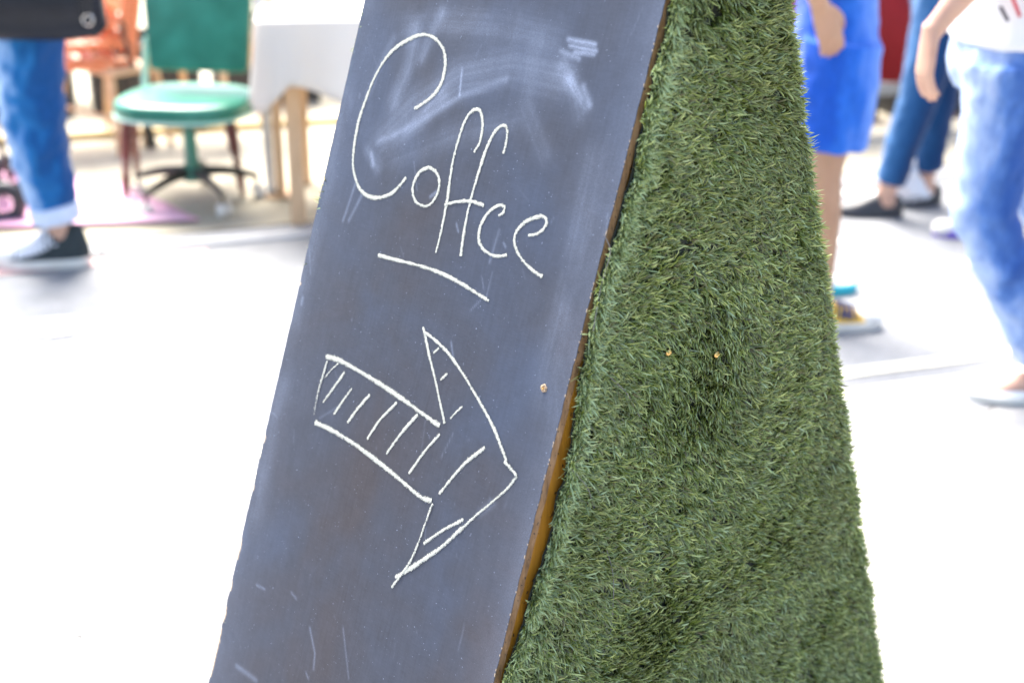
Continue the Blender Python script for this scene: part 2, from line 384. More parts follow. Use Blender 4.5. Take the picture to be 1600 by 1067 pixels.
j0, j1 = at(20, 930), at(250, 1072)
JD = (j1 - j0).normalized(); JN = Vector((-JD.y, JD.x, 0))
SL = 0.60
full_me = None
kp = street(0, -0.158)
for i in range(-7, 8):
    for k in range(-7, 8):
        g = 0.0022
        c0 = j0 + JD * (SL * (i + (0.5 if k % 2 else 0)) + 0.22) + JN * (SL * k)
        poly = [c0 + JD * a + JN * b for a, b in ((g, g), (SL - g, g), (SL - g, SL - g), (g, SL - g))]
        cen = c0 + (JD + JN) * (SL / 2)
        if (cen - Vector((0.2, 2.3, 0))).length > 3.0: continue
        cp = clip_half(poly, kp, SN)
        if len(cp) < 3: continue
        whole = len(cp) == 4 and all((a - b).length < 1e-6 for a, b in zip(cp, poly))
        if whole and full_me:
            o = bpy.data.objects.new('slab', full_me); col.objects.link(o); o.parent = pave
        else:
            org = c0 if whole else Vector((0, 0, 0))
            bm = bmesh.new()
            top = [bm.verts.new(p - org + Vector((0, 0, 0))) for p in cp]
            cc = sum((p - org for p in cp), Vector()) / len(cp)
            mid = [bm.verts.new(p - org + Vector((0, 0, -0.003)) + (p - org - cc) * 0.004) for p in cp]
            bot = [bm.verts.new(v.co + Vector((0, 0, -0.012))) for v in mid]
            bm.faces.new(top)
            for r0, r1 in ((top, mid), (mid, bot)):
                for q in range(len(top)): bm.faces.new((r0[q], r1[q], r1[(q + 1) % len(top)], r0[(q + 1) % len(top)]))
            o = obj('slab', bm, M['paving'], pave, False)
            if whole: full_me = o.data
        if whole: o.location = c0
        o.location.z = rnd.uniform(-0.0015, 0.0015)

def kerb_row(parent, n0, n1, length, s0, s1, mat, top=0.0):
    me = None; s = s0
    while s < s1:
        if me is None:
            bm = bmesh.new(); rbox(bm, (length - 0.006, n1 - n0 - 0.004, 0.2), (0, 0, 0), None, 0.012, 2)
            o = obj('kerb_stone', bm, mat, parent); me = o.data
        else:
            o = bpy.data.objects.new('kerb_stone', me); col.objects.link(o); o.parent = parent
        o.location = street(s + length / 2, (n0 + n1) / 2, top - 0.1 + rnd.uniform(-0.002, 0.002))
        o.rotation_euler = (0, 0, ST)
        s += length
kerb_row(pave, -0.156, 0.0, 0.9, -4.5, 6.0, M['kerb'])
kerb_row(farp, ROAD_W, ROAD_W + 0.15, 0.9, -5.4, 7.2, M['kerb'], FAR_Z)

# painted lines on the road: things of the road surface, each a part of it
def line(name, s0, s1, n0, n1, mat, z=0.004):
    seg = max(2, int(abs(s1 - s0) / 0.12)); bm = bmesh.new(); pr = None
    for i in range(seg + 1):
        s = s0 + (s1 - s0) * i / seg
        a = bm.verts.new(street(s, n0 + rnd.uniform(-1, 1) * 0.004, ROAD_Z + z)); b = bm.verts.new(street(s, n1 + rnd.uniform(-1, 1) * 0.004, ROAD_Z + z))
        if pr: bm.faces.new((pr[0], a, b, pr[1]))
        pr = (a, b)
    return obj(name, bm, mat, road, False)
line('yellow_line', -20, 20, 0.16, 0.215, M['paint_cream'])
line('yellow_line', -20, 20, 0.29, 0.345, M['paint_cream'])
line('red_line', -0.75, 0.35, ROAD_W - 0.10, ROAD_W - 0.03, M['red_paint'])
def mark(a, b, w, mat, name='road_marking'):
    a = at(*a, ROAD_Z + 0.004); b = at(*b, ROAD_Z + 0.004); d = (b - a).normalized(); n = Vector((-d.y, d.x, 0)) * w / 2
    bm = bmesh.new(); K = 14; pr = None
    for i in range(K + 1):
        c = a.lerp(b, i / K); j = rnd.uniform(0.85, 1.1)
        x, y = bm.verts.new(c - n * j), bm.verts.new(c + n * j)
        if pr: bm.faces.new((pr[0], x, y, pr[1]))
        pr = (x, y)
    return obj(name, bm, mat, road, False)
mark((10, 512), (370, 480), 0.10, M['paint_white'])
mark((1310, 375), (1545, 418), 0.07, M['paint_white'])
mark((1300, 262), (1420, 240), 0.10, M['paint_white'])

# ------------------------------------------------------------------ the sandwich board
TF = math.radians(18.4); SF, CF = math.sin(TF), math.cos(TF)
TOPZ = 1.35
board = empty('sandwich_board', (-0.13445, 1.37397, 0.0), math.radians(-48))
tag(board, 'tall chalkboard A-board reading Coffee with an arrow, its sides covered in artificial grass', 'sandwich board')
def fpt(s, T, off=0.0): return Vector((-s, T * SF - off * CF, T * CF + off * SF))    # on the front board; off = proud of its face
def s_left(T): return 0.5739 - 0.01755 * T
PLY = 0.012

def board_mesh():
    NU, NV = 232, 576
    T = np.linspace(0.0, TOPZ / CF, NV); U = np.linspace(0, 1, NU)
    rs = np.random.RandomState(3)
    j = np.interp(T, np.linspace(0, 1.42, 160), rs.normal(0, 1, 160)) * 0.0003
    chips = np.zeros(NV)
    for t0, w0, dd in ((0.315, .012, .004), (0.36, .01, .003), (0.42, .02, .003), (0.27, .02, .005), (0.52, .008, .002), (0.23, .02, .004), (0.60, .01, .002), (0.84, .006, .002), (1.0, .01, .0015)):
        chips += dd * np.exp(-((T - t0) / w0) ** 2) * (0.6 + 0.4 * rs.rand(NV))
    chips *= 0.55
    sl = 0.5739 - 0.01755 * T + j - chips
    sr = np.interp(T, np.linspace(0, 1.42, 120), rs.normal(0, 1, 120)) * 0.0004
    S = sr[:, None] + U[None, :] * (sl - sr)[:, None]
    TT = np.repeat(T[:, None], NU, 1)
    co = np.stack([-S, TT * SF, TT * CF], -1).reshape(-1, 3)
    # ---- chalk dust and smears left by the hand and the cloth
    hz = np.zeros_like(S)
    def stroke(wd, st, pts, streak=True):
        nonlocal hz
        w = max(wd * 0.00042, 0.0011)
        best = np.full(S.shape, 1e9); perp = np.zeros_like(S)
        for (a0, b0), (a1, b1) in zip(pts[:-1], pts[1:]):
            dx, dy = a1 - a0, b1 - b0; L2 = dx * dx + dy * dy + 1e-12
            t = np.clip(((S - a0) * dx + (TT - b0) * dy) / L2, 0, 1)
            ex, ey = S - a0 - t * dx, TT - b0 - t * dy
            d = np.sqrt(ex * ex + ey * ey); pz = (ex * dy - ey * dx) / math.sqrt(L2)
            m = d < best; best = np.where(m, d, best); perp = np.where(m, pz, perp)
        k = np.linspace(-0.1, 0.1, 80); v = rs.rand(80)
        sk = (0.62 + 0.5 * np.interp(perp, k, v)) if streak and wd > 8 else 1.0
        hz += st * np.exp(-(best / w) ** 2) * sk
    for wd, st, pts in SMUDGES: stroke(wd, st * 1.1, pts)
    for _ in range(120):                                   # flecks and little scratches
        a, b = rs.rand() * 0.56, 0.25 + rs.rand() * 1.1; ang = rs.normal(1.5, 0.6); L = rs.rand() ** 3 * 0.05 + 0.002
        stroke(2, rs.rand() ** 2 * 0.5, [(a, b), (a + math.cos(ang) * L, b + math.sin(ang) * L)], False)
    edge = np.exp(-S / 0.035) * 0.34 + np.exp(-(sl[:, None] - S) / 0.05) * 0.30  # even paler band along both side edges, separate from the smears
    hz = hz + edge
    wear = np.clip(1 - (sl[:, None] - S) / (0.0024 + chips[:, None] * 1.4), 0, 1) * (chips[:, None] > 0.0006)
    wear += np.clip(1 - (S - sr[:, None]) / 0.0018, 0, 1) * (rs.rand(NV)[:, None] ** 3) * 0.7
    faces = []
    idx = np.arange(NU * NV).reshape(NV, NU)
    q = np.stack([idx[:-1, :-1], idx[1:, :-1], idx[1:, 1:], idx[:-1, 1:]], -1).reshape(-1, 4)
    ring = np.concatenate([idx[0, :], idx[1:, -1], idx[-1, -2::-1], idx[-2:0:-1, 0]])
    back = co[ring] + np.array([0, CF, -SF]) * PLY
    midr = co[ring] + np.array([0, CF, -SF]) * 0.0012
    n0 = len(co); n1 = n0 + len(ring)
    co = np.concatenate([co, midr, back])
    R = len(ring); r0 = ring; r1 = np.arange(R) + n0; r2 = np.arange(R) + n1
    s1 = np.stack([r0, np.roll(r0, -1), np.roll(r1, -1), r1], -1)
    s2 = np.stack([r1, np.roll(r1, -1), np.roll(r2, -1), r2], -1)
    allf = [tuple(x) for x in np.concatenate([q, s1, s2]).tolist()] + [tuple(r2[::-1].tolist())]
    me = bpy.data.meshes.new('front_board')
    me.from_pydata(co.tolist(), [], allf)
    mi = np.zeros(len(allf), np.int32); mi[len(q) + len(s1):] = 1
    me.polygons.foreach_set('material_index', mi)
    for nm, arr in (('haze', hz), ('wear', wear)):
        at_ = me.attributes.new(nm, 'FLOAT', 'POINT')
        v = np.zeros(len(co), np.float32); v[:arr.size] = np.clip(arr.reshape(-1), 0, 2)
        at_.data.foreach_set('value', v)
    me.update()
    return me

def blackboard_mat():
    m, nt, b = new_mat('blackboard')
    big = noise_fac(nt, 4.2, 3, 0.5, dist=0.4)
    base = ramp(nt, big, [(0.34, (0.041, 0.037, 0.044)), (0.52, (0.038, 0.043, 0.061)), (0.70, (0.040, 0.052, 0.084))])
    brush = noise_fac(nt, 260, 3, 0.7, stretch=(1, 0.05, 0.05))
    brush2 = noise_fac(nt, 420, 2, 0.7, stretch=(0.2, 1, 1))
    base = mixc(nt, 0.28, base, ramp(nt, brush, [(0.3, 0.36), (0.7, 0.66)]), 'OVERLAY')
    mott = noise_fac(nt, 38, 5, 0.7)
    base = mixc(nt, 0.35, base, ramp(nt, mott, [(0.3, 0.36), (0.7, 0.66)]), 'OVERLAY')
    base = mixc(nt, 0.30, base, ramp(nt, brush2, [(0.3, 0.4), (0.7, 0.64)]), 'OVERLAY')
    hz = N(nt, 'ShaderNodeAttribute', attribute_name='haze').outputs['Fac']
    grain = noise_fac(nt, 700, 2, 0.8)
    cloud = noise_fac(nt, 14, 4, 0.6, stretch=(1, 0.6, 0.6), dist=0.8)
    g = math_(nt, 'MULTIPLY', ramp(nt, grain, [(0.35, 0.45), (0.65, 1.1)]), ramp(nt, cloud, [(0.3, 0.5), (0.7, 1.15)]))
    f = math_(nt, 'MULTIPLY', hz, g)
    f = math_(nt, 'MINIMUM', math_(nt, 'MULTIPLY', f, 0.62), 0.85)
    spk = noise_fac(nt, 330, 1, 0.5)
    sp = ramp(nt, spk, [(0.75, 0.0), (0.785, 0.5)])
    f = math_(nt, 'MAXIMUM', f, sp)
    c = mixc(nt, f, base, (0.28, 0.33, 0.45))
    wr = N(nt, 'ShaderNodeAttribute', attribute_name='wear').outputs['Fac']
    c = mixc(nt, ramp(nt, wr, [(0.25, 0.0), (0.5, 1.0)]), c, (0.50, 0.38, 0.26))
    nt.links.new(c, b.inputs['Base Color'])
    b.inputs['Roughness'].default_value = 0.55
    b.inputs['Specular IOR Level'].default_value = 0.28
    bump(nt, b, brush2, 0.12, 0.0006)
    return m

def ply_edge_mat():
    m, nt, b = new_mat('ply_edge')
    f = noise_fac(nt, 60, 5, 0.7, stretch=(1, 1, 0.25)); d = noise_fac(nt, 190, 1, 0.5)
    c = ramp(nt, f, [(0.28, (0.07, 0.036, 0.016)), (0.5, (0.25, 0.135, 0.06)), (0.75, (0.40, 0.25, 0.14))])
    c = mixc(nt, ramp(nt, d, [(0.66, 0.0), (0.70, 0.85)]), c, (0.03, 0.02, 0.02))
    nt.links.new(c, b.inputs['Base Color']); b.inputs['Roughness'].default_value = 0.7
    bump(nt, b, f, 0.6, 0.001)
    return m
def batten_mat():
    m, nt, b = new_mat('batten')
    f = noise_fac(nt, 26, 5, 0.6, stretch=(1, 1, 0.12), dist=0.6); d = noise_fac(nt, 120, 1, 0.5)
    c = ramp(nt, f, [(0.28, (0.20, 0.08, 0.007)), (0.5, (0.46, 0.20, 0.016)), (0.75, (0.60, 0.30, 0.035))])
    c = mixc(nt, ramp(nt, d, [(0.70, 0.0), (0.73, 0.8)]), c, (0.03, 0.02, 0.015))
    nt.links.new(c, b.inputs['Base Color']); b.inputs['Roughness'].default_value = 0.5
    bump(nt, b, f, 0.3, 0.001)
    return m
M['board'] = blackboard_mat(); M['ply'] = ply_edge_mat(); M['batten'] = batten_mat()

me = board_mesh()
fb = link_mesh('front_board', me, M['board'], board, False)
me.materials.append(M['ply'])
# the board at the back, a plain painted sheet of the same ply
A_BACK = lambda z: 1.0320 - 0.3345 * z
TB = math.atan(0.3345)
bm = bmesh.new()
hb = TOPZ / math.cos(TB)
vs = rbox(bm, (0.556, PLY, hb), (-0.282, 0, hb / 2), None, 0.001, 1)
bmesh.ops.transform(bm, matrix=Matrix.Translation((0, A_BACK(0) - PLY * 0.55, 0)) @ Matrix.Rotation(TB, 4, 'X'), verts=bm.verts)
obj('back_board', bm, M['board'], board, False)
bm = bmesh.new()
rbox(bm, (0.556, A_BACK(TOPZ) - TOPZ * math.tan(TF) - 0.004, 0.014), (-0.280, (A_BACK(TOPZ) + TOPZ * math.tan(TF)) / 2, TOPZ + 0.009), None, 0.003, 2)
obj('top_cap', bm, M['batten'], board)

# side frames: ply triangle with battens, inset a little behind the board's edge
def side_panel(x0, x1):
    bm = bmesh.new()
    pts = [(0.3327 * z + 0.0150, z) for z in (0.004, TOPZ)] + [(A_BACK(z) - 0.016, z) for z in (TOPZ, 0.004)]
    a = [bm.verts.new((x0, y, z)) for y, z in pts]; b = [bm.verts.new((x1, y, z)) for y, z in pts]
    bm.faces.new(a); bm.faces.new(b[::-1])
    for k in range(4): bm.faces.new((a[k], b[k], b[(k + 1) % 4], a[(k + 1) % 4]))
    return obj('side_panel', bm, M['batten'], board, False)
side_panel(-0.0045, -0.018)
lp = side_panel(-0.556, -0.544)

# ---- chalk writing: ribbons of chalk lying on the face
def chalk_mat():
    m, nt, b = new_mat('chalk')
    core = N(nt, 'ShaderNodeAttribute', attribute_name='core').outputs['Fac']
    n1 = noise_fac(nt, 620, 3, 0.85)
    a = math_(nt, 'ADD', core, math_(nt, 'MULTIPLY', math_(nt, 'SUBTRACT', n1, 0.5), 4.6))
    al = ramp(nt, a, [(0.15, 0.0), (0.72, 1.0)])
    c = ramp(nt, n1, [(0.3, (0.36, 0.37, 0.32)), (0.65, (0.54, 0.54, 0.48))])
    nt.links.new(c, b.inputs['Base Color']); b.inputs['Roughness'].default_value = 0.95
    b.inputs['Specular IOR Level'].default_value = 0.1
    nt.links.new(al, b.inputs['Alpha'])
    return m
M['chalk'] = chalk_mat()
def chalk(name, strokes, parent, wmul=1.0, fade=()):
    verts, faces, core = [], [], []
    for si, (wpx, pts) in enumerate(strokes):
        P = catmull(pts, 14)
        # even spacing of 0.8 mm
        P = np.array(P); d = np.r_[0, np.cumsum(np.linalg.norm(np.diff(P, axis=0), axis=1))]
        K = max(4, int(d[-1] / 0.0008)); tt = np.linspace(0, d[-1], K)
        P = np.stack([np.interp(tt, d, P[:, 0]), np.interp(tt, d, P[:, 1])], 1)
        tg = np.gradient(P, axis=0); tg /= np.linalg.norm(tg, axis=1)[:, None] + 1e-12
        nn = np.stack([-tg[:, 1], tg[:, 0]], 1)
        w = wpx * 0.00077 * 0.62 * wmul
        ph = rnd.uniform(0, 9); gr = 0.0
        prev = None
        for i in range(K):
            gr = 0.7 * gr + rnd.uniform(-.16, .16)
            press = 0.90 + 0.12 * math.sin(tt[i] * 47 + ph) + 0.5 * gr + rnd.uniform(-0.07, 0.07)
            tip = min(1.0, min(i, K - 1 - i) / 2.0 + 0.55)
            o_ = rnd.uniform(-1, 1) * 0.00038
            row = []
            for k, (u, cr) in enumerate(((-1.35, -0.1), (-0.7, 0.75), (0.0, 1.45), (0.7, 0.75), (1.35, -0.1))):
                s, T = P[i] + nn[i] * (u * w * press * tip + o_)
                row.append(len(verts)); verts.append(fpt(s, T, 0.0005 + 0.0003 * (1 - abs(u) / 1.35) + 0.0004 * (si % 3)))
                kf = 1.0 if si not in fade else max(0.25, 1 - 0.8 * i / K)
                core.append(cr * kf * (0.25 + 0.70 * press) * (0.8 if wpx < 4.6 else 1.0))
            if prev:
                for k in range(4): faces.append((prev[k], row[k], row[k + 1], prev[k + 1]))
            prev = row
    me = bpy.data.meshes.new(name); me.from_pydata([tuple(v) for v in verts], [], faces)
    at_ = me.attributes.new('core', 'FLOAT', 'POINT'); at_.data.foreach_set('value', np.array(core, np.float32))
    o = link_mesh(name, me, M['chalk'], parent, False)
    return o
chalk('chalk_letter', [STROKES['C']], board)['label'] = 'large chalk capital letter C'
chalk('chalk_letter', [STROKES['o']], board)['label'] = 'small chalk letter o'
chalk('chalk_letter', [STROKES['f'], STROKES['bar']], board)['label'] = 'first tall chalk letter f with the shared crossbar'
chalk('chalk_letter', [STROKES['f2']], board)['label'] = 'second tall chalk letter f'
chalk('chalk_letter', [STROKES['c']], board)['label'] = 'first rounded chalk e of the ending, drawn like a c'
chalk('chalk_letter', [STROKES['e']], board)['label'] = 'last chalk letter e'
chalk('chalk_underline', [STROKES['underline']], board)
arrow = chalk('chalk_arrow', STROKES['arrow'], board, fade=(2,))
for h in STROKES['hatch']: chalk('hatch_stroke', [h], arrow)

# torn screw hole near the board's edge
bm = bmesh.new(); c = (0.0367, 0.8434)
ctr = bm.verts.new(fpt(*c, 0.0004)); K = 14
r1 = [bm.verts.new(fpt(c[0] + math.cos(a) * r, c[1] + math.sin(a) * r * 1.25, 0.0016)) for a, r in [(2 * math.pi * k / K, rnd.uniform(0.0025, 0.0036)) for k in range(K)]]
r2 = [bm.verts.new(fpt(c[0] + math.cos(a) * r, c[1] + math.sin(a) * r, 0.0003)) for a, r in [(2 * math.pi * k / K, rnd.uniform(0.0042, 0.0062)) for k in range(K)]]
for k in range(K):
    bm.faces.new((r1[k], r1[(k + 1) % K], r2[(k + 1) % K], r2[k]))
    bm.faces.new((ctr, r1[k], r1[(k + 1) % K]))
hole = obj('screw_hole', bm, simple('torn_wood', (0.5, 0.36, 0.22), (0.12, 0.08, 0.06), 420, 0.8), board, False)
bm = bmesh.new(); cyl(bm, fpt(c[0] + .0004, c[1], 0.0002), fpt(c[0] + .0004, c[1], 0.0022), 0.0016, 0.0013, 10)
obj('screw', bm, M['brass'], hole)

# ---- the artificial grass
BND = [(0.0, .016), (.44, .0155), (.464, .016), (.50, .0224), (.557, .0275), (.60, .033), (.668, .030), (.715, .0325), (.764, .024), (.81, .0175), (.86, .010), (.913, .007), (.965, .007), (1.0, .0115), (1.06, .0145), (1.12, .010), (1.17, .010), (1.25, .008), (1.4, .008)]
bz, bo = np.array([b[0] for b in BND]), np.array([b[1] for b in BND])
def edge_off(z): return np.interp(z, bz, bo) + 0.004 + 0.0009 * np.sin(z * 210 + 2 * np.sin(z * 31)) + 0.0022 * np.sin(z * 87 + 3 * np.sin(z * 17)) + 0.0014 * np.sin(z * 523 + 2 * np.sin(z * 77))

def backing():
    bm = bmesh.new(); K = 150; pr = None
    for i in range(K + 1):
        z = 0.006 + (TOPZ - 0.006) * i / K
        a0 = 0.3327 * z + float(edge_off(z)) + rnd.uniform(-1, 1) * 0.0012 - 0.003
        a1 = A_BACK(z) + rnd.uniform(-1, 1) * 0.001 + 0.002
        row = [bm.verts.new(p) for p in ((0.0006, a0, z), (0.003, a0 + .0005, z), (0.003, a1, z), (0.0006, a1, z))]
        if pr:
            for k in range(4): bm.faces.new((pr[k], row[k], row[(k + 1) % 4], pr[(k + 1) % 4]))
        else: bm.faces.new(row)
        pr = row
    bm.faces.new(pr[::-1])
    return bm
M['backing'] = simple('backing', (0.012, 0.016, 0.010), (0.03, 0.036, 0.024), 500, 0.85, bmp=0.8)

def turf_mat():
    m, nt, b = new_mat('turf')
    at_ = N(nt, 'ShaderNodeAttribute', attribute_name='blade')
    sp = N(nt, 'ShaderNodeSeparateXYZ'); nt.links.new(at_.outputs['Vector'], sp.inputs[0])
    tint, along, pale = sp.outputs
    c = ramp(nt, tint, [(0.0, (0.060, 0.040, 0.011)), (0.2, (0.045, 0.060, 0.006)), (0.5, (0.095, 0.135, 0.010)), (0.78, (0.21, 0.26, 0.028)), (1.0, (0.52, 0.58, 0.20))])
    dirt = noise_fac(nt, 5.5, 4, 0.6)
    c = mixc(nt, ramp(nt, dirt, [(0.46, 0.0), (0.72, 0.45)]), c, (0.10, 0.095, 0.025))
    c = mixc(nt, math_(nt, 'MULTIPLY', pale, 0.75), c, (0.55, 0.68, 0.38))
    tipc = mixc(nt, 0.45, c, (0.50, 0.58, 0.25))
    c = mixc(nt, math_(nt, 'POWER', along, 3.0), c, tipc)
    nt.links.new(c, b.inputs['Base Color'])
    b.inputs['Roughness'].default_value = 0.30
    b.inputs['Specular IOR Level'].default_value = 0.5
    tr = N(nt, 'ShaderNodeBsdfTranslucent'); nt.links.new(c, tr.inputs[0])
    mx = N(nt, 'ShaderNodeMixShader'); mx.inputs[0].default_value = 0.12
    out = nt.nodes['Material Output']
    nt.links.new(b.outputs[0], mx.inputs[1]); nt.links.new(tr.outputs[0], mx.inputs[2]); nt.links.new(mx.outputs[0], out.inputs[0])
    return m
M['turf'] = turf_mat()

def turf_mesh(seed=11, dens=20500, per=8):
    rs = np.random.RandomState(seed)
    n = int(dens * 1.0 * TOPZ * 1.1)
    a = rs.rand(n) * 1.06; z = 0.008 + rs.rand(n) * (TOPZ - 0.01)
    lo = 0.3327 * z + edge_off(z); hi = 1.0320 - 0.3345 * z + 0.001
    k = (a > lo) & (a < hi); a, z, lo, hi = a[k], z[k], lo[k], hi[k]
    # extra tufts hanging over the front and the rear edge
    ze = 0.01 + rs.rand(1500) * (TOPZ - 0.012); ae = 0.3327 * ze + edge_off(ze) + rs.rand(1500) * 0.004
    zr = 0.01 + rs.rand(900) * (TOPZ - 0.012); ar = 1.0320 - 0.3345 * zr + 0.001 - rs.rand(900) * 0.004
    a = np.r_[a, ae, ar]; z = np.r_[z, ze, zr]
    lo = 0.3327 * z + edge_off(z); hi = 1.0320 - 0.3345 * z
    fr = np.exp(-(a - lo) / 0.024); re = np.exp(-(hi - a) / 0.012)
    # swirl of the pile
    ang = np.zeros(len(a)); lay = np.zeros(len(a))
    for i in range(7):
        kx, kz, ph = rs.normal(0, 9), rs.normal(0, 9), rs.rand() * 6.28
        ang += 0.42 * np.sin(a * kx + z * kz + ph)
        lay += 0.4 * np.sin(a * kz * 1.7 - z * kx * 1.9 + ph * 2)
    for i in range(5):
        kx, kz, ph = rs.normal(0, 45), rs.normal(0, 45), rs.rand() * 6.28
        ang += 0.28 * np.sin(a * kx + z * kz + ph); lay += 0.3 * np.sin(a * kz + z * kx + ph)
    base = -0.75 + ang                                      # towards the rear and down
    T = len(a)
    A = np.repeat(a, per); Z = np.repeat(z, per); FR = np.repeat(fr, per); RE = np.repeat(re, per)
    B = T * per
    dirn = np.repeat(base, per) + np.repeat(rs.normal(0, 0.35, T), per) + rs.normal(0, 0.75, B)
    # at the front edge many blades curl over it, at the rear edge they stick out
    flip = rs.rand(B) < 0.75 * FR
    dirn = np.where(flip, rs.normal(3.7, 1.5, B), dirn)
    dirn = np.where(rs.rand(B) < RE * 0.6, rs.normal(-0.4, 0.6, B), dirn)
    L = rs.uniform(0.013, 0.024, B) * (1 + 0.15 * np.repeat(rs.normal(0, 1, T), per)).clip(0.7, 1.3)
    L = np.where(flip, L * rs.uniform(0.75, 1.15, B), L)
    lean = np.clip(np.repeat(0.88 + 0.18 * lay, per) + rs.normal(0, 0.22, B), 0.15, 1.45)   # radians from the normal
    curl = rs.uniform(0.1, 0.85, B)
    lean = np.where(flip, lean * rs.uniform(0.5, 1.2, B), lean)
    A = A + rs.normal(0, 0.0012, B); Z = Z + rs.normal(0, 0.0012, B)
    l1 = np.stack([np.zeros(B), np.cos(dirn), np.sin(dirn)], 1)
    nrm = np.array([1.0, 0, 0])[None]
    roll = rs.uniform(-1.0, 1.0, B)
    P = np.zeros((B, 4, 3)); P[:, 0] = np.stack([np.full(B, 0.0028), A, Z], 1)
    fin = rs.rand(B)
    W = rs.uniform(0.00075, 0.0012, B)
    side0 = np.cross(nrm, l1)
    tw = rs.normal(0, 0.35, B)
    for s in range(3):
        th = lean * 0.75 + curl * (s / 2.0)
        step = nrm * np.cos(th)[:, None] + l1 * np.sin(th)[:, None] + side0 * (tw * s * 0.5)[:, None]
        step /= np.linalg.norm(step, axis=1)[:, None]
        P[:, s + 1] = P[:, s] + step * (L * (0.38, 0.34, 0.28)[s])[:, None]
    P[:, :, 0] = np.maximum(P[:, :, 0], 0.0026)
    upv = np.cross(side0, P[:, 3] - P[:, 0]); upv /= np.linalg.norm(upv, axis=1)[:, None] + 1e-9
    side = side0 * np.cos(roll)[:, None] + upv * np.sin(roll)[:, None]
    V = np.zeros((B, 7, 3))
    for s, wf in enumerate((1.0, 1.0, 0.92)):
        V[:, 2 * s] = P[:, s] - side * (W * wf)[:, None]; V[:, 2 * s + 1] = P[:, s] + side * (W * wf)[:, None]
    V[:, 6] = P[:, 3]
    i0 = (np.arange(B) * 7)[:, None]
    tri = np.concatenate([i0 + np.array(t)[None] for t in ((0, 1, 3), (0, 3, 2), (2, 3, 5), (2, 5, 4), (4, 5, 6))], 1).reshape(-1, 3)
    me = bpy.data.meshes.new('artificial_grass')
    me.vertices.add(B * 7); me.vertices.foreach_set('co', V.reshape(-1).astype(np.float32))
    nT = len(tri)
    me.loops.add(nT * 3); me.loops.foreach_set('vertex_index', tri.reshape(-1).astype(np.int32))
    me.polygons.add(nT); me.polygons.foreach_set('loop_start', (np.arange(nT) * 3).astype(np.int32))
    me.polygons.foreach_set('loop_total', np.full(nT, 3, np.int32))
    me.update(calc_edges=True)
    tint = np.clip(rs.normal(0.48, 0.30, B) + 0.1 * np.repeat(rs.normal(0, 1, T), per), 0, 1)
    pale = np.clip((rs.rand(B) < 0.13) * rs.rand(B) * 1.0 + FR * np.where(rs.rand(B) < 0.62, rs.uniform(0.5, 1.4, B), 0.0), 0, 1)  # some blades pale at random; those at the front edge painted lighter as if lit
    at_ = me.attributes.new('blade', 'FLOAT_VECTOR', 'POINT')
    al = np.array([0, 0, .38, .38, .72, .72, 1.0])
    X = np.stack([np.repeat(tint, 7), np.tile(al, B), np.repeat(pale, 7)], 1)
    at_.data.foreach_set('vector', X.reshape(-1).astype(np.float32))
    return me

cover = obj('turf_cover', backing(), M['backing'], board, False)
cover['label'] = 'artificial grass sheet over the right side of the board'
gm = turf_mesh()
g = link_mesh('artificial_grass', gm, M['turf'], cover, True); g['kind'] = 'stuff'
# the same covering on the far side, mirrored
c2 = cover.copy(); col.objects.link(c2); c2.parent = board
c2.scale = (-1, 1, 1); c2.location = (-0.556, 0.004, 0); c2.rotation_euler = (0, math.radians(0.95), 0)
c2['label'] = 'artificial grass sheet over the left side of the board'
g2 = g.copy(); col.objects.link(g2); g2.parent = c2

# brass screws sunk in the grass, loose threads, odd seam
for a, z in ((0.4331, 0.8169), (0.5279, 0.7879)):
    bm = bmesh.new()
    cyl(bm, (0.003, a, z), (0.0135, a, z), 0.0018, 0.0018, 10)
    ball(bm, (0.0142, a, z), (0.0025, 0.0048, 0.0048), 12)
    rbox(bm, (0.001, 0.005, 0.0009), (0.0167, a, z), None, 0)
    obj('screw', bm, M['brass'], cover)
M['thread'] = simple('thread', (0.10, 0.10, 0.115), (0.22, 0.2, 0.19), 300, 0.6)
TH = [[(0.2678, 0.7076), (0.2905, 0.6778), (0.3085, 0.64), (0.3276, 0.587), (0.3413, 0.5346), (0.3469, 0.4841), (0.3452, 0.4357), (0.328, 0.4137)],
      [(0.3245, 0.8177), (0.3537, 0.7878), (0.3757, 0.7595), (0.3871, 0.741)],
      [(0.3122, 0.998), (0.3204, 0.9768), (0.3172, 0.95), (0.3095, 0.928), (0.295, 0.8836)]]
for L in TH:
    bm = bmesh.new()
    tube(bm, [(0.0135 + 0.003 * math.sin(i * 1.9), a, z, 0.00055) for i, (a, z) in enumerate(L)], n=6, smooth=6)
    obj('loose_thread', bm, M['thread'], cover)
for z, l in ((0.865, .02), (0.80, .018), (0.72, .016), (0.64, .02), (0.615, .014), (0.535, .018), (1.05, .014)):
    a = 0.3327 * z + float(edge_off(z))
    bm = bmesh.new()
    tube(bm, [(0.003, a + .003, z, .0004), (0.009, a - .006, z + .004, .0004), (0.011, a - .009, z - l * .4, .0004), (0.008, a - .004, z - l, .0004), (0.005, a + .001, z - l * .8, .0004)], n=5, smooth=5)
    obj('loop_of_yarn', bm, M['turf_yarn'] if 'turf_yarn' in M else M.setdefault('turf_yarn', simple('turf_yarn', (0.4, 0.52, 0.34), (0.3, 0.42, 0.26), 90, 0.5)), cover)

# ------------------------------------------------------------------ people
def leg_secs(hip, knee, ankle, r):
    """r: radii at hip, mid thigh, above knee, knee, calf, ankle"""
    h, k, a = Vector(hip), Vector(knee), Vector(ankle)
    return [(*h, r[0]), (*h.lerp(k, .45), r[1]), (*h.lerp(k, .86), r[2]), (*k, r[3]), (*k.lerp(a, .32), r[4]), (*k.lerp(a, .72), (r[4] + r[5] * 2) / 3), (*a, r[5])]

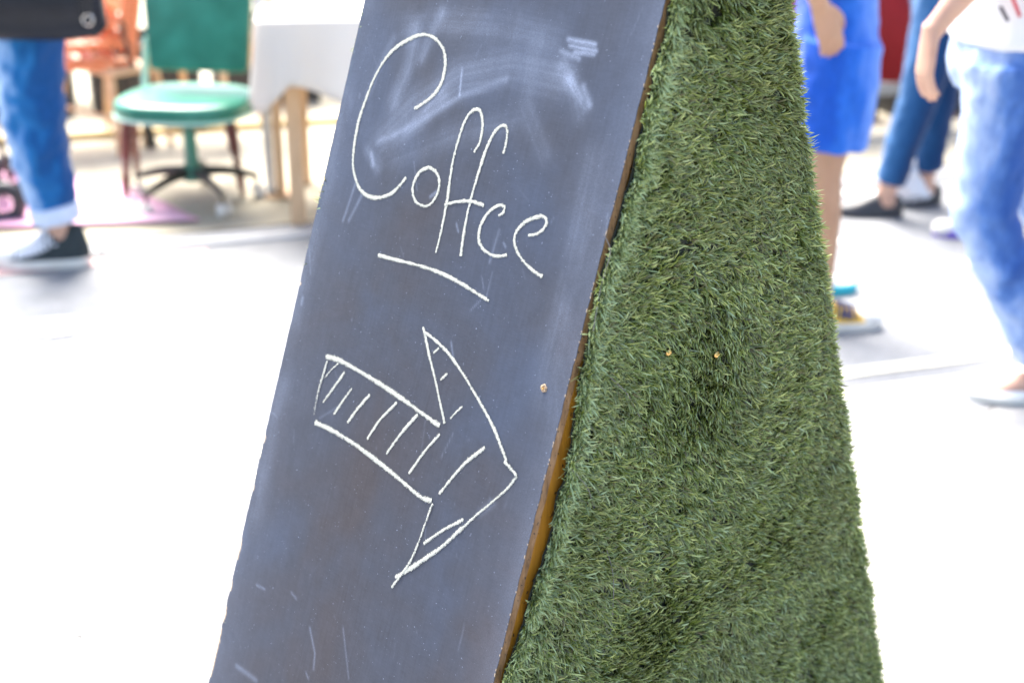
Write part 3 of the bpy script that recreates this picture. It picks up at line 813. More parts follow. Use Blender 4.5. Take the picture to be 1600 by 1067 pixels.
def hand(bm, wrist, d, palm_n, spread=0.1, curl=0.5, thumb_side=1, k=1.0):
    """palm, four unequal bent fingers and a thumb; d = pointing direction, palm_n = out of the palm"""
    w = Vector(wrist); d = Vector(d).normalized(); n = Vector(palm_n); n = (n - d * n.dot(d)).normalized(); s = d.cross(n) * thumb_side
    def P(a, b, c): return w + d * (a * k) + s * (b * k) + n * (c * k)
    tube(bm, [(*P(-.02, 0, 0), .027 * k, .02 * k), (*P(.03, 0, 0), .036 * k, .016 * k), (*P(.085, 0, 0), .042 * k, .013 * k), (*P(.10, 0, 0), .036 * k, .010 * k)], 12, 2, ref=s)
    for i, (off, L) in enumerate(((.030, .070), (.010, .078), (-.011, .072), (-.030, .056))):
        p = P(.088, off, 0); a = curl * (0.6 + 0.12 * i); q = [(*p, .0095 * k)]
        dd = (d + s * (off * 3 * spread * 10 * .3)).normalized()
        for f, part in enumerate((.45, .32, .23)):
            dd2 = (dd * math.cos(a) + n * math.sin(a)).normalized()
            p = p + dd2 * (L * part * k); q.append((*p, (.0088 - .0012 * f) * k)); a += curl * .55
        tube(bm, q, 8, 2)
    t0 = P(.02, .028, .004); t1 = P(.055, .052, .014); t2 = P(.082, .056, .024); t3 = P(.102, .052, .03)
    tube(bm, [(*t0, .014 * k), (*t1, .012 * k), (*t2, .010 * k), (*t3, .0075 * k)], 8, 2)

def foot(bm, ankle, toe_dir, k=1.0):
    a = Vector(ankle); f = Vector(toe_dir).normalized()
    g = lambda x, z: a + f * x * k + Vector((0, 0, z))
    za = a.z
    tube(bm, [(*g(-.06, -za + .03), .024, .022), (*g(-.02, -za + .04), .034, .035), (*g(.06, -za + .035), .038, .03), (*g(.13, -za + .024), .042, .018), (*g(.175, -za + .018), .03, .012)], 12, 2, ref=(0, 1, 0))
    tube(bm, [(*a, .038), (*g(-.01, -za + .05), .04)], 10, 1)

def wrinkle(amp, seed, fz=26.0):
    def d(co):
        p = Vector((co.x * 9 + seed, co.y * 9, co.z * 7))
        warp = mnoise.noise(p)
        r = math.sin((co.z * fz + co.x * 14 + warp * 5.5)) * 0.5 + mnoise.noise(Vector((co.x * 22, co.y * 22 + seed, co.z * 30))) * 0.9
        return amp * r * (0.5 + 0.5 * mnoise.noise(Vector((co.x * 4 + seed, co.y * 4, co.z * 4))) + .3)
    return d

def shoe(parent, ankle, yaw, style, k=1.0, pitch=0.0):
    """ankle joint in the person's frame; the sole rests on z = 0 of that frame (plus pitch about the toe)"""
    r = empty('shoe'); r.parent = parent
    L0, L1 = -.075 * k, .195 * k
    r.location = (ankle[0], ankle[1], 0); r.rotation_euler = (0, pitch, yaw)
    if pitch: r.location.z = math.sin(pitch) * .15 * k
    high = style.get('high', False); h = style.get('sole', .028)
    bm = bmesh.new()                                        # sole
    K = 28; top, bot = [], []
    def outline(t, g=0.0):
        x = L0 + (L1 - L0) * (0.5 - 0.5 * math.cos(math.pi * t))
        u = (x - L0) / (L1 - L0)
        w = (.030 + .017 * math.sin(math.pi * min(1, u * 0.95)) ** 1 + .008 * math.exp(-((u - .68) / .2) ** 2)) * k
        w *= math.sqrt(max(0, 1 - max(0, (u - .80) / .2) ** 2.2)) * math.sqrt(max(0, 1 - max(0, (.14 - u) / .14) ** 2))
        return x, w + g
    ring = [outline(i / K) for i in range(K + 1)]
    ring = [(x, w) for x, w in ring] + [(x, -w) for x, w in ring[-2:0:-1]]
    lv = [(0.0, .96), (.004, 1.0), (h - .003, 1.02), (h, 1.0)]
    rows = [[bm.verts.new((x, y * s, z)) for x, y in ring] for z, s in lv]
    for a, b in zip(rows[:-1], rows[1:]):
        for i in range(len(ring)): bm.faces.new((a[i], a[(i + 1) % len(ring)], b[(i + 1) % len(ring)], b[i]))
    bm.faces.new(rows[0][::-1]); bm.faces.new(rows[-1])
    obj('sole', bm, M[style.get('sole_mat', 'white_rubber')], r)
    bm = bmesh.new()                                        # upper: arches along the foot
    n = 22; prev = None; prof = style.get('flat', False)
    for i in range(n + 1):
        t = i / n; x, w = outline(0.02 + 0.96 * t, -.002); u = (x - L0) / (L1 - L0)
        if high: H = np.interp(u, [0, .06, .30, .36, .48, .62, .78, .92, 1], [.05, .115, .125, .115, .085, .066, .052, .042, .02])
        elif prof: H = np.interp(u, [0, .05, .18, .35, .55, .75, .9, 1], [.03, .052, .045, .034, .040, .038, .032, .016])
        else: H = np.interp(u, [0, .06, .25, .38, .50, .68, .84, .95, 1], [.045, .078, .070, .078, .072, .052, .042, .034, .018])
        H *= k
        row = []
        for j in range(13):
            ph = math.pi * j / 12
            y = math.cos(ph) * (w if abs(math.cos(ph)) > .5 else w)
            e = abs(math.sin(ph)) ** (0.62)
            shrink = 1 - .35 * e * (1 if high and u < .4 else .55)
            row.append(bm.verts.new((x, y * shrink, h * .7 + (H - h * .7 + .004) * e)))
        if prev:
            for j in range(12): bm.faces.new((prev[j], prev[j + 1], row[j + 1], row[j]))
        else: bm.faces.new(row)
        prev = row
    bm.faces.new(prev[::-1])
    up = obj('upper', bm, M[style['upper']], r)
    if style.get('toe'):
        bm = bmesh.new()
        ball(bm, (L1 - .046 * k, 0, h * .9), (.050 * k, .045 * k, .033 * k), 18)
        obj('toe_cap', bm, M[style['toe']], r)
    if style.get('heel'):
        bm = bmesh.new()
        ball(bm, (L0 + .035 * k, 0, h + .018), (.038 * k, .036 * k, .038 * k), 16)
        obj('heel_patch', bm, M[style['heel']], r)
    if style.get('lace'):
        bm = bmesh.new()
        lr = .0050 if high else .003
        for i in range(7 if high else 4):
            u = .40 + .05 * i if high else .45 + .055 * i; x = L0 + (L1 - L0) * u
            H = float(np.interp(u, [.3, .36, .48, .62, .78], [.125, .115, .085, .066, .052])) * k if high else float(np.interp(u, [.38, .5, .68], [.08, .074, .056])) * k
            for sg in (1, -1):
                tube(bm, [(x - .004, -.046 * k * sg, H * .60, lr), (x, -.030 * k * sg, H * .86 + .007, lr), (x + .009, 0, H + .009, lr), (x + .018, -.032 * k * sg, H * .80 + .007, lr), (x + .020, -.046 * k * sg, H * .58, lr)], 6, 3)
        if high:
            for sg in (1, -1): tube(bm, [(L0 + .1, 0, .118, .003), (L0 + .12, .03 * sg, .112, .003), (L0 + .115, .048 * sg, .09, .003), (L0 + .10, .04 * sg, .085, .003)], 6, 4)
        obj('laces', bm, M[style['lace']], r)
    return r

def person(label, ground, yaw, J, k=1.0, skin='skin', legs=None, top=None, hair='hair_dark', shoes=None, sleeves='short', hair_long=False, group=None, female=False, cuff=None, seed=0):
    """J: joints in the person's own frame (x forward, y left, z up), k scales a 1.72 m adult"""
    root = empty('person', ground, yaw)
    tag(root, label, 'person', group)
    def S(p): return (p[0] * k, p[1] * k, p[2] * k)
    hip = {s: S(J['hip' + s]) for s in 'LR'}; knee = {s: S(J['knee' + s]) for s in 'LR'}; ank = {s: S(J['ank' + s]) for s in 'LR'}
    sh = {s: S(J['sh' + s]) for s in 'LR'}; el = {s: S(J['el' + s]) for s in 'LR'}; wr = {s: S(J['wr' + s]) for s in 'LR'}
    pel = (Vector(hip['L']) + Vector(hip['R'])) / 2; neck = (Vector(sh['L']) + Vector(sh['R'])) / 2 + Vector((0, 0, .035 * k))
    sw = .94 if female else 1.0
    bm = bmesh.new()
    mid = pel.lerp(neck, .5)
    tube(bm, [(*(pel + Vector((0, 0, -.07 * k))), .10 * k, .13 * k), (*(pel + Vector((0, 0, .02 * k))), .105 * k, .16 * k), (*pel.lerp(neck, .32), .095 * k, .135 * k * sw), (*pel.lerp(neck, .68), .11 * k, .158 * k * sw), (*pel.lerp(neck, .90), .095 * k, .165 * k * sw), (*neck, .055 * k, .08 * k)], 18, 2, ref=(1, 0, 0))
    hd = neck + Vector((.015 * k, 0, .17 * k))
    tube(bm, [(*(neck - Vector((0, 0, .03))), .055 * k), (*(neck + Vector((.005, 0, .05 * k))), .052 * k), (*(neck + Vector((.012, 0, .1 * k))), .052 * k)], 12, 2)
    tube(bm, [(*(hd + Vector((.035, 0, -.115)) * k), .03 * k, .026 * k), (*(hd + Vector((.022, 0, -.09)) * k), .062 * k, .05 * k), (*(hd + Vector((.005, 0, -.04)) * k), .088 * k, .068 * k), (*(hd + Vector((0, 0, .02)) * k), .096 * k, .075 * k), (*(hd + Vector((-.006, 0, .075)) * k), .082 * k, .065 * k), (*(hd + Vector((-.01, 0, .112)) * k), .035 * k, .03 * k)], 18, 3, ref=(1, 0, 0))
    tube(bm, [(*(hd + Vector((.088, 0, .015)) * k), .008 * k), (*(hd + Vector((.102, 0, -.012)) * k), .011 * k), (*(hd + Vector((.108, 0, -.03)) * k), .013 * k), (*(hd + Vector((.092, 0, -.036)) * k), .010 * k)], 8, 2)
    tube(bm, [(*(hd + Vector((.086, -.022, -.062)) * k), .006 * k), (*(hd + Vector((.093, 0, -.062)) * k), .009 * k), (*(hd + Vector((.086, .022, -.062)) * k), .006 * k)], 8, 2)
    for sg in (1, -1): ball(bm, hd + Vector((-.004, .076 * sg, -.012)) * k, (.016 * k, .008 * k, .028 * k), 10)
    for s in 'LR':
        sg = 1 if s == 'L' else -1
        tube(bm, leg_secs(hip[s], knee[s], ank[s], [x * k for x in (.085, .078, .058, .054, .056, .036)]), 14, 2)
        foot(bm, ank[s], (1, 0, 0), k)
        tube(bm, [(*(Vector(sh[s]) - Vector((0, sg * .03, 0)) * k), .05 * k), (*sh[s], .05 * k), (*Vector(sh[s]).lerp(Vector(el[s]), .5), .042 * k), (*el[s], .036 * k), (*Vector(el[s]).lerp(Vector(wr[s]), .35), .037 * k), (*Vector(el[s]).lerp(Vector(wr[s]), .8), .027 * k), (*wr[s], .024 * k, .027 * k)], 12, 2)
        d = Vector(wr[s]) - Vector(el[s]); d = Vector(J.get('hd' + s, d.normalized()))
        hand(bm, wr[s], d, J.get('pn' + s, (0, -sg, 0)), curl=J.get('curl' + s, .45), thumb_side=(-1 if s == 'L' else 1), k=k)
    fused('body', bm, .0062, M[skin], root, 3)
    for sg in (1, -1):
        bm = bmesh.new(); ball(bm, hd + Vector((.082, .03 * sg, .01)) * k, .0125 * k, 10); obj('eye', bm, M['eye'], root)
    # hair
    bm = bmesh.new()
    ball(bm, hd + Vector((-.018, 0, .038)) * k, (.098 * k, .083 * k, .088 * k), 18)
    ball(bm, hd + Vector((-.05, 0, -.02)) * k, (.06 * k, .076 * k, .08 * k), 16)
    if hair_long: tube(bm, [(*(hd + Vector((-.06, 0, 0)) * k), .06 * k, .08 * k), (*(hd + Vector((-.09, 0, -.12)) * k), .045 * k, .085 * k), (*(hd + Vector((-.10, 0, -.26)) * k), .03 * k, .07 * k), (*(hd + Vector((-.10, 0, -.34)) * k), .012 * k, .03 * k)], 14, 3, ref=(1, 0, 0))
    fused('hair', bm, .008, M[hair], root, 2, lambda co: .004 * mnoise.noise(Vector((co.x * 60, co.y * 60, co.z * 14))))
    # trousers or shorts
    bm = bmesh.new(); R = legs['r']
    for s in 'LR':
        secs = leg_secs(hip[s], knee[s], ank[s], [x * k for x in R])
        if legs.get('short'):
            h_, k_ = Vector(hip[s]), Vector(knee[s]); e = legs['short']
            secs = [(*h_, R[0] * k, R[0] * k), (*h_.lerp(k_, .4 * e), R[1] * k), (*h_.lerp(k_, e), R[2] * k), (*h_.lerp(k_, e + .015), R[2] * k * .9)]
        else:
            a = Vector(ank[s]); kk = Vector(knee[s]); up = (kk - a).normalized(); hm = legs.get('hem', .03)
            secs = secs[:-1] + [(*(a + up * hm * k), R[5] * k)]
        tube(bm, secs, 18, 2, ref=(1, 0, 0))
    wz = legs.get('waist', .12)
    tube(bm, [(*(pel + Vector((0, 0, -.085 * k))), .105 * k, .10 * k), (*(pel + Vector((0, 0, -.02 * k))), .12 * k, .17 * k), (*(pel + Vector((0, 0, .05 * k))), .115 * k, .165 * k), (*(pel + Vector((0, 0, wz * k))), .105 * k, .148 * k)], 20, 2, ref=(1, 0, 0))
    nm = 'shorts' if legs.get('short') else 'trousers'
    tro = fused(nm, bm, .0085, M[legs['mat']], root, 3, wrinkle(legs.get('amp', .006), 3.1 + seed, legs.get('fz', 26)))
    if cuff:
        for s in 'LR':
            a = Vector(ank[s]); up = (Vector(knee[s]) - a).normalized(); bm = bmesh.new(); c0 = a + up * (legs['hem'] - .012) * k
            w = R[5] * k + .009
            tube(bm, [(*c0, w * .95), (*(c0 + up * .005), w * 1.02), (*(c0 + up * .03), w * 1.05), (*(c0 + up * .058), w * 1.07), (*(c0 + up * .064), w * .97)], 26, 1, ref=(1, 0, 0))
            for v in bm.verts: v.co += v.co.cross(Vector((0, 0, 1))) * 0 + Vector((1, 1, 0)) * .003 * mnoise.noise(v.co * 40)
            obj('turned_up_cuff', bm, M[cuff], tro)
    # top
    bm = bmesh.new(); drop = top.get('drop', .02)
    tube(bm, [(*(pel + Vector((0, 0, -drop * k))), .128 * k, .178 * k), (*(pel + Vector((0, 0, max(.06, .04 - drop) * k))), .122 * k, .172 * k), (*pel.lerp(neck, .45), .112 * k, .155 * k), (*pel.lerp(neck, .70), .122 * k, .172 * k * sw), (*pel.lerp(neck, .91), .102 * k, .172 * k * sw), (*(neck + Vector((0, 0, -.012 * k))), .062 * k, .085 * k)], 20, 2, ref=(1, 0, 0))
    for s in 'LR':
        sg = 1 if s == 'L' else -1
        q = [(*(Vector(sh[s]) - Vector((0, sg * .04, 0)) * k), .058 * k), (*sh[s], .060 * k), (*Vector(sh[s]).lerp(Vector(el[s]), .5), .055 * k)]
        if sleeves == 'long': q += [(*el[s], .046 * k), (*Vector(el[s]).lerp(Vector(wr[s]), .5), .042 * k), (*Vector(el[s]).lerp(Vector(wr[s]), .93), .035 * k)]
        else: q += [(*Vector(sh[s]).lerp(Vector(el[s]), .62), .056 * k)]
        tube(bm, q, 14, 2)
    tp = fused('top', bm, .0085, M[top['mat']], root, 3, wrinkle(.004, 8.3 + seed, 18))
    for s in 'LR':
        shoe(root, ank[s], J.get('yaw' + s, 0.0), shoes if isinstance(shoes, dict) else shoes[0 if s == 'L' else 1], k * (shoes.get('size', 1) if isinstance(shoes, dict) else 1), J.get('pitch' + s, 0.0))
    return root, tp, pel, neck

def joints(**kw):
    J = dict(hipL=(0, .09, .88), hipR=(0, -.09, .88), kneeL=(.01, .095, .48), kneeR=(.01, -.095, .48), ankL=(0, .10, .085), ankR=(0, -.10, .085),
             shL=(0, .19, 1.40), shR=(0, -.19, 1.40), elL=(-.02, .24, 1.12), elR=(-.02, -.24, 1.12), wrL=(.03, .25, .88), wrR=(.03, -.25, .88))
    J.update(kw); return J

# woman at the left: rolled blue jeans, high canvas shoes, a black bag; walking out of the picture to the left
yawL = math.pi
p = at(100, 414, ROAD_Z)
root, _, _, _ = person('person in rolled-up blue jeans and grey high-top canvas shoes walking left with a black handbag', (p.x, p.y + .10, ROAD_Z), yawL + 0.05,
    joints(ankL=(0, .10, .085), kneeL=(.045, .10, .47), hipL=(.035, .09, .87), ankR=(.55, -.10, .085), kneeR=(.36, -.10, .48), hipR=(.05, -.09, .87),
           shL=(.06, .19, 1.38), shR=(.06, -.19, 1.38), elL=(.08, .26, 1.13), wrL=(.28, .30, 1.05), elR=(.02, -.25, 1.10), wrR=(.06, -.27, .86), neck=0),
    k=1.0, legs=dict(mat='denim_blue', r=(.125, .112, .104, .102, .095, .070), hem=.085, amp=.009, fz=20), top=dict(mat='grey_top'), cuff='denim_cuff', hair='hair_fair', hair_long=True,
    female=True, sleeves='long', shoes=dict(size=1.22, upper='black_canvas', high=True, lace='lace', toe='white_rubber', sole=.034), seed=1)

# her bag hangs from the shoulder at the near side
def handbag(c, yaw):
    r = empty('handbag', c, yaw)
    tag(r, 'black leather handbag with metal rings hanging in front of the rolled blue jeans', 'handbag')
    bm = bmesh.new()
    n, m = 26, 12; rows = []
    for j in range(m + 1):
        v = j / m; z = v * .27; row = []
        hw = .215 * (1 - .10 * v ** 2) * (1 if j else .88); th = .062 * math.sin(math.pi * (0.22 + 0.72 * v)) ** .8 * (1 if j else .6)
        for i in range(n):
            a = 2 * math.pi * i / n
            x = math.copysign(abs(math.cos(a)) ** .55, math.cos(a)) * hw; y = math.copysign(abs(math.sin(a)) ** .8, math.sin(a)) * th
            y += .011 * math.sin(x * 62 + v * 2) * v * (1.2 - v) + .005 * mnoise.noise(Vector((x * 14, v * 5, 2)))
            row.append(bm.verts.new((x, y, z + (.012 * (x / .185) ** 2 if j < 3 else 0))))
        rows.append(row)
    for a, b in zip(rows[:-1], rows[1:]):
        for i in range(n): bm.faces.new((a[i], a[(i + 1) % n], b[(i + 1) % n], b[i]))
    bm.faces.new(rows[0][::-1]); bm.faces.new(rows[-1])
    obj('body', bm, M['black_leather'], r)
    for sg in (1, -1):
        bm = bmesh.new()
        tube(bm, [(.175 * sg + math.cos(a) * .016, -.066, .07 + math.sin(a) * .016, .0028) for a in [2 * math.pi * q / 14 for q in range(15)]], 6, 1)
        obj('ring', bm, M['chrome'], r)
        bm = bmesh.new(); rbox(bm, (.036, .008, .19), (.175 * sg, -.058, .17), None, .003); obj('strap_tab', bm, M['black_leather'], r)
    bm = bmesh.new()
    tube(bm, [(-.15, 0, .25, .011, .004), (-.12, .01, .40, .011, .004), (-.02, .04, .60, .011, .004), (.03, .05, .63, .011, .004), (.12, .02, .42, .011, .004), (.15, 0, .25, .011, .004)], 8, 5)
    obj('strap', bm, M['black_leather'], r)
q = p
handbag((p.x + .075, p.y - .20, .715), 0.03)

# man in blue shorts right of the board, facing right
p2 = at(1247, 512, ROAD_Z)
person('person in bright blue shorts and yellow trainers with a hand in the pocket', (p2.x, p2.y + .10, ROAD_Z), 0.05,
    joints(ankR=(.055, -.10, .085), kneeR=(.035, -.10, .475), hipR=(.06, -.09, .87), ankL=(.07, .22, .085), kneeL=(.035, .12, .475), hipL=(.06, .09, .87),
           shL=(.05, .2, 1.42), shR=(.05, -.2, 1.42), elR=(-.16, -.30, 1.18), wrR=(-.05, -.235, .985), hdR=(.40, .1, -.9), curlR=.35, pnR=(-.3, 1, 0), elL=(.0, .27, 1.14), wrL=(.10, .27, .90)),
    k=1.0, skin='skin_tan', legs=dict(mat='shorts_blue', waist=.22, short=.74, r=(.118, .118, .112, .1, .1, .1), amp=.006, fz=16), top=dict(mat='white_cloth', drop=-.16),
    shoes=[dict(upper='white_cloth', sole_mat='turquoise', sole=.034, lace='lace'), dict(upper='yellow', sole_mat='white_rubber', toe='white_rubber', heel='navy', lace='navy', sole=.03)], seed=4)

# woman in dark jeans crossing further away
p3 = at(1374, 328, ROAD_Z)
person('person in dark blue jeans and flat black shoes walking left in the road', (p3.x, p3.y + .0, ROAD_Z), math.pi - .05,
    joints(ankL=(0, .07, .075), kneeL=(-.085, .08, .46), hipL=(-.15, .085, .86), ankR=(-.185, -.10, .080), kneeR=(-.20, -.09, .47), hipR=(-.15, -.085, .86),
           shL=(-.15, .18, 1.37), shR=(-.15, -.18, 1.37), elL=(-.26, .23, 1.10), wrL=(-.235, .22, .86), elR=(-.10, -.24, 1.10), wrR=(.04, -.22, .93)),
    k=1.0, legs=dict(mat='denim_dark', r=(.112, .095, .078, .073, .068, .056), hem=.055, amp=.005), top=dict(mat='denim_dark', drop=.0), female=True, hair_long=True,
    shoes=dict(upper='black_plastic', sole_mat='black_plastic', sole=.014), seed=7)

# person in light jeans and a white tee nearest at the right
p4 = at(1612, 606, 0.0)
r4, tee, pel4, neck4 = person('person in light blue jeans and a white printed T-shirt stepping left onto the pavement', (p4.x, p4.y + .02, 0.0), math.pi,
    joints(ankL=(0, .08, .085), kneeL=(.205, .085, .49), hipL=(.195, .085, .87), ankR=(-.36, -.10, .17), kneeR=(-.02, -.10, .46), hipR=(.175, -.085, .87), pitchR=.5,
           shL=(.20, .18, 1.38), shR=(.20, -.18, 1.38), elL=(.29, .27, 1.18), wrL=(.435, .25, .965), hdL=(.05, 0, -1), pnL=(-1, -.15, 0), curlL=.4, elR=(.08, -.24, 1.10), wrR=(.0, -.22, .87)),
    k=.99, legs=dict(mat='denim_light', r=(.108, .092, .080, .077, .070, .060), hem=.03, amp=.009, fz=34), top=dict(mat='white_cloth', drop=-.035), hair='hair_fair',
    shoes=dict(upper='white_cloth', sole_mat='white_rubber', sole=.022, flat=True), seed=9)
for j, (dx, zz, l, mt, rot) in enumerate(((.02, .90, .05, 'print_black', .5), (.045, .885, .035, 'print_red', .4), (-.045, .885, .04, 'print_black', .6), (-.02, .90, .05, 'print_red', .5))):
    bm = bmesh.new(); rbox(bm, (.008, .003, l), (0, 0, 0), (0, rot, 0), .001, 1)
    o = obj('printed_stroke', bm, M[mt], tee, False); o.location = (pel4.x - dx + .02, pel4.y + .172, zz + .10)

# walker in pale jeans, mostly behind the light jeans
p5 = at(1522, 354, ROAD_Z)
person('person in very pale jeans and purple-soled white shoes behind the light jeans', (p5.x, p5.y, ROAD_Z), math.pi + .1,
    joints(ankL=(.0, .09, .08), kneeL=(-.02, .09, .47), hipL=(-.12, .09, .87), ankR=(-.42, -.1, .09), kneeR=(-.25, -.1, .47), hipR=(-.12, -.09, .87), shL=(-.12, .19, 1.4), shR=(-.12, -.19, 1.4), elL=(-.16, .25, 1.12), wrL=(-.10, .26, .88), elR=(-.16, -.25, 1.12), wrR=(-.1, -.26, .88)),
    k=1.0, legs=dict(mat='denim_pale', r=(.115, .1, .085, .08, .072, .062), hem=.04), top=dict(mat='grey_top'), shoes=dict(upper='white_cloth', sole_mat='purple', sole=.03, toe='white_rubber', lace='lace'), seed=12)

# ------------------------------------------------------------------ furniture of the street stall
FZ = FAR_Z
def office_chair(c, yaw):
    r = empty('office_chair', c, yaw)                      # local: faces -y (towards the camera)
    tag(r, 'green vinyl office chair on castors at the kerb', 'chair')
    bm = bmesh.new(); n = 40; rows = []
    for z, s in ((.350, .90), (.356, .97), (.372, 1.0), (.398, 1.0), (.412, .985), (.422, .93), (.428, .78), (.430, .4)):
        rows.append([bm.verts.new((math.copysign(abs(math.cos(a)) ** .72, math.cos(a)) * .255 * s, math.copysign(abs(math.sin(a)) ** .72, math.sin(a)) * .235 * s, z - .012 * (1 - s))) for a in [2 * math.pi * i / n for i in range(n)]])
    for a, b in zip(rows[:-1], rows[1:]):
        for i in range(n): bm.faces.new((a[i], a[(i + 1) % n], b[(i + 1) % n], b[i]))
    bm.faces.new(rows[0][::-1]); bm.faces.new(rows[-1])
    seat = obj('seat', bm, M['green_vinyl'], r)
    bm = bmesh.new(); tube(bm, [(math.copysign(abs(math.cos(a)) ** .72, math.cos(a)) * .257, math.copysign(abs(math.sin(a)) ** .72, math.sin(a)) * .237, .365, .006) for a in [2 * math.pi * i / 40 for i in range(41)]], 6, 1)
    obj('piping', bm, M['green_pale'], seat)
    bm = bmesh.new(); rbox(bm, (.44, .045, .36), (0, 0, 0), None, .02, 4)
    for v in bm.verts:
        v.co.y += (v.co.x / .2) ** 2 * -.035 + .012 * math.cos(v.co.z * 8); v.co.x *= 1 - .12 * max(0, -v.co.z / .18) ** 2
    bmesh.ops.transform(bm, matrix=Matrix.Translation((.005, .205, .655)) @ Matrix.Rotation(math.radians(-9), 4, 'X'), verts=bm.verts)
    obj('backrest', bm, M['green_vinyl'], r)
    for sg in (1, -1):
        bm = bmesh.new()
        tube(bm, [(.20 * sg, .12, .36, .012), (.235 * sg, .17, .42, .012), (.225 * sg, .20, .60, .011)], 10, 4)
        obj('back_post', bm, M['green_pale'], r)
    bm = bmesh.new(); rbox(bm, (.22, .24, .03), (0, 0, .335), None, .006); obj('mechanism', bm, M['dark_metal'], r)
    bm = bmesh.new(); cyl(bm, (0, 0, .12), (0, 0, .33), .028, .024, 18); cyl(bm, (0, 0, .09), (0, 0, .15), .04, .036, 18); obj('column', bm, M['green_metal'], r)
    for i in range(5):
        a = 2 * math.pi * i / 5 + .5; d = Vector((math.cos(a), math.sin(a), 0))
        bm = bmesh.new(); tube(bm, [(*(d * .03 + Vector((0, 0, .125))), .016, .022), (*(d * .14 + Vector((0, 0, .115))), .013, .018), (*(d * .25 + Vector((0, 0, .085))), .011, .012)], 10, 3)
        cyl(bm, d * .245 + Vector((0, 0, .09)), d * .245 + Vector((0, 0, .05)), .007, .007, 8)
        arm = obj('base_arm', bm, M['dark_metal'], r)
        bm = bmesh.new(); w = Vector((-d.y, d.x, 0)); c_ = d * .25 + Vector((0, 0, .027))
        for sg in (1, -1): tube(bm, [(*(c_ + w * sg * .006), .020), (*(c_ + w * sg * .008), .026), (*(c_ + w * sg * .020), .026), (*(c_ + w * sg * .023), .019)], 16, 1)
        obj('castor', bm, M['white_rubber'], arm)
    return r
pc = at(305, 316, FZ)
office_chair((pc.x, pc.y, FZ), -.16)

def leg_part(name, parent, p0, p1, r0, r1, mat, bulge=False):
    bm = bmesh.new()
    if bulge:
        a, b = Vector(p0), Vector(p1)
        tube(bm, [(*a.lerp(b, t), r) for t, r in ((0, r0), (.2, r0 * 1.25), (.42, r0), (.52, r0 * .6), (.56, r0 * .95), (.60, r0 * .6), (.75, r0 * .9), (.95, r1), (1, r1))], 12, 2)
    else: cyl(bm, p0, p1, r0, r1, 12)
    return obj(name, bm, mat, parent)

def wooden_chair(c, yaw, label, wood, seat_h=.42, w=.42, turned=False, slats=3, back_h=.85, group=None, seat_mat=None):
    r = empty('wooden_chair' if back_h else 'wooden_stool', c, yaw); tag(r, label, 'chair' if back_h else 'stool', group)          # faces -y
    mt = M[wood]; hw = w / 2
    for sx in (1, -1):
        leg_part('leg', r, (hw * sx * .92, -.17, seat_h - .02), (hw * sx * 1.08, -.21, 0), .020, .011, mt, turned)
        leg_part('leg', r, (hw * sx * .90, .17, seat_h - .02), (hw * sx * 1.0, .24, 0), .018, .012, mt, False)
        if back_h: leg_part('back_post', r, (hw * sx * .90, .17, seat_h - .02), (hw * sx * .96, .24, back_h), .017, .014, mt)
        leg_part('stretcher', r, (hw * sx, -.19, .16), (hw * sx * .96, .21, .16), .009, .009, mt)
    bm = bmesh.new(); rbox(bm, (w, .40, .026), (0, 0, seat_h), None, .010, 3); obj('seat', bm, M[seat_mat or wood], r)
    for i in range(slats):
        z = seat_h + .12 + (back_h - seat_h - .16) * i / max(1, slats - 1)
        bm = bmesh.new(); tube(bm, [(-hw * .92, .17 + .07 * (z - seat_h) / (back_h - seat_h), z, .009, .02), (0, .20 + .07 * (z - seat_h) / (back_h - seat_h), z, .009, .022), (hw * .92, .17 + .07 * (z - seat_h) / (back_h - seat_h), z, .009, .02)], 10, 4, ref=(0, 1, 0))
        obj('back_slat', bm, mt, r)
    return r
pw = at(262, 316, FZ)
wooden_chair((pw.x + .02, pw.y + .25, FZ), .18, 'dark red wooden stool with turned legs right behind the green office chair', 'red_wood', .33, .42, True, 0, None)

def slatted_chair(c, yaw, label, lift=0.0):
    """garden chair: curved seat slats, lattice back; faces -x"""
    r = empty('slatted_chair', (c[0], c[1], c[2] + lift), yaw); tag(r, label, 'chair', 'orange slatted chairs stacked together')
    mt = M['orange_wood']
    for i in range(5):
        x = -.20 + .09 * i
        bm = bmesh.new(); tube(bm, [(x - .012, -.22, .415, .006, .030), (x, 0, .385, .006, .032), (x - .012, .22, .415, .006, .030)], 10, 5, ref=(0, 0, 1)); obj('seat_slat', bm, mt, r)
    for sy in (1, -1):
        leg_part('back_post', r, (.20, .20 * sy, .36), (.30, .20 * sy, .86), .016, .013, mt)
        leg_part('leg', r, (-.18, .20 * sy, .40), (-.22, .21 * sy, -lift), .017, .012, M['dark_metal'])
        leg_part('leg', r, (.20, .20 * sy, .40), (.27, .21 * sy, -lift), .017, .012, M['dark_metal'])
        leg_part('seat_rail', r, (-.22, .20 * sy, .385), (.22, .20 * sy, .385), .014, .014, mt)
    for i in range(6):
        t = i / 5; bm = bmesh.new(); x = .215 + .08 * t; z = .45 + .39 * t
        rbox(bm, (.012, .40, .042), (x, 0, z), (0, .18, 0), .003, 2); obj('back_slat', bm, mt, r)
    for i in range(3):
        y = -.10 + .10 * i; bm = bmesh.new(); tube(bm, [(.20, y, .40, .007, .018), (.305, y, .86, .007, .018)], 8, 1, ref=(1, 0, 0)); obj('back_upright', bm, mt, r)
    return r
po = at(112, 235, FZ)
for i in range(3):
    slatted_chair((po.x + .02 - .012 * i, po.y + .10, FZ), math.radians(30), ('lowest', 'middle', 'topmost')[i] + ' orange slatted chair of the stack behind the green office chair', .082 * i)

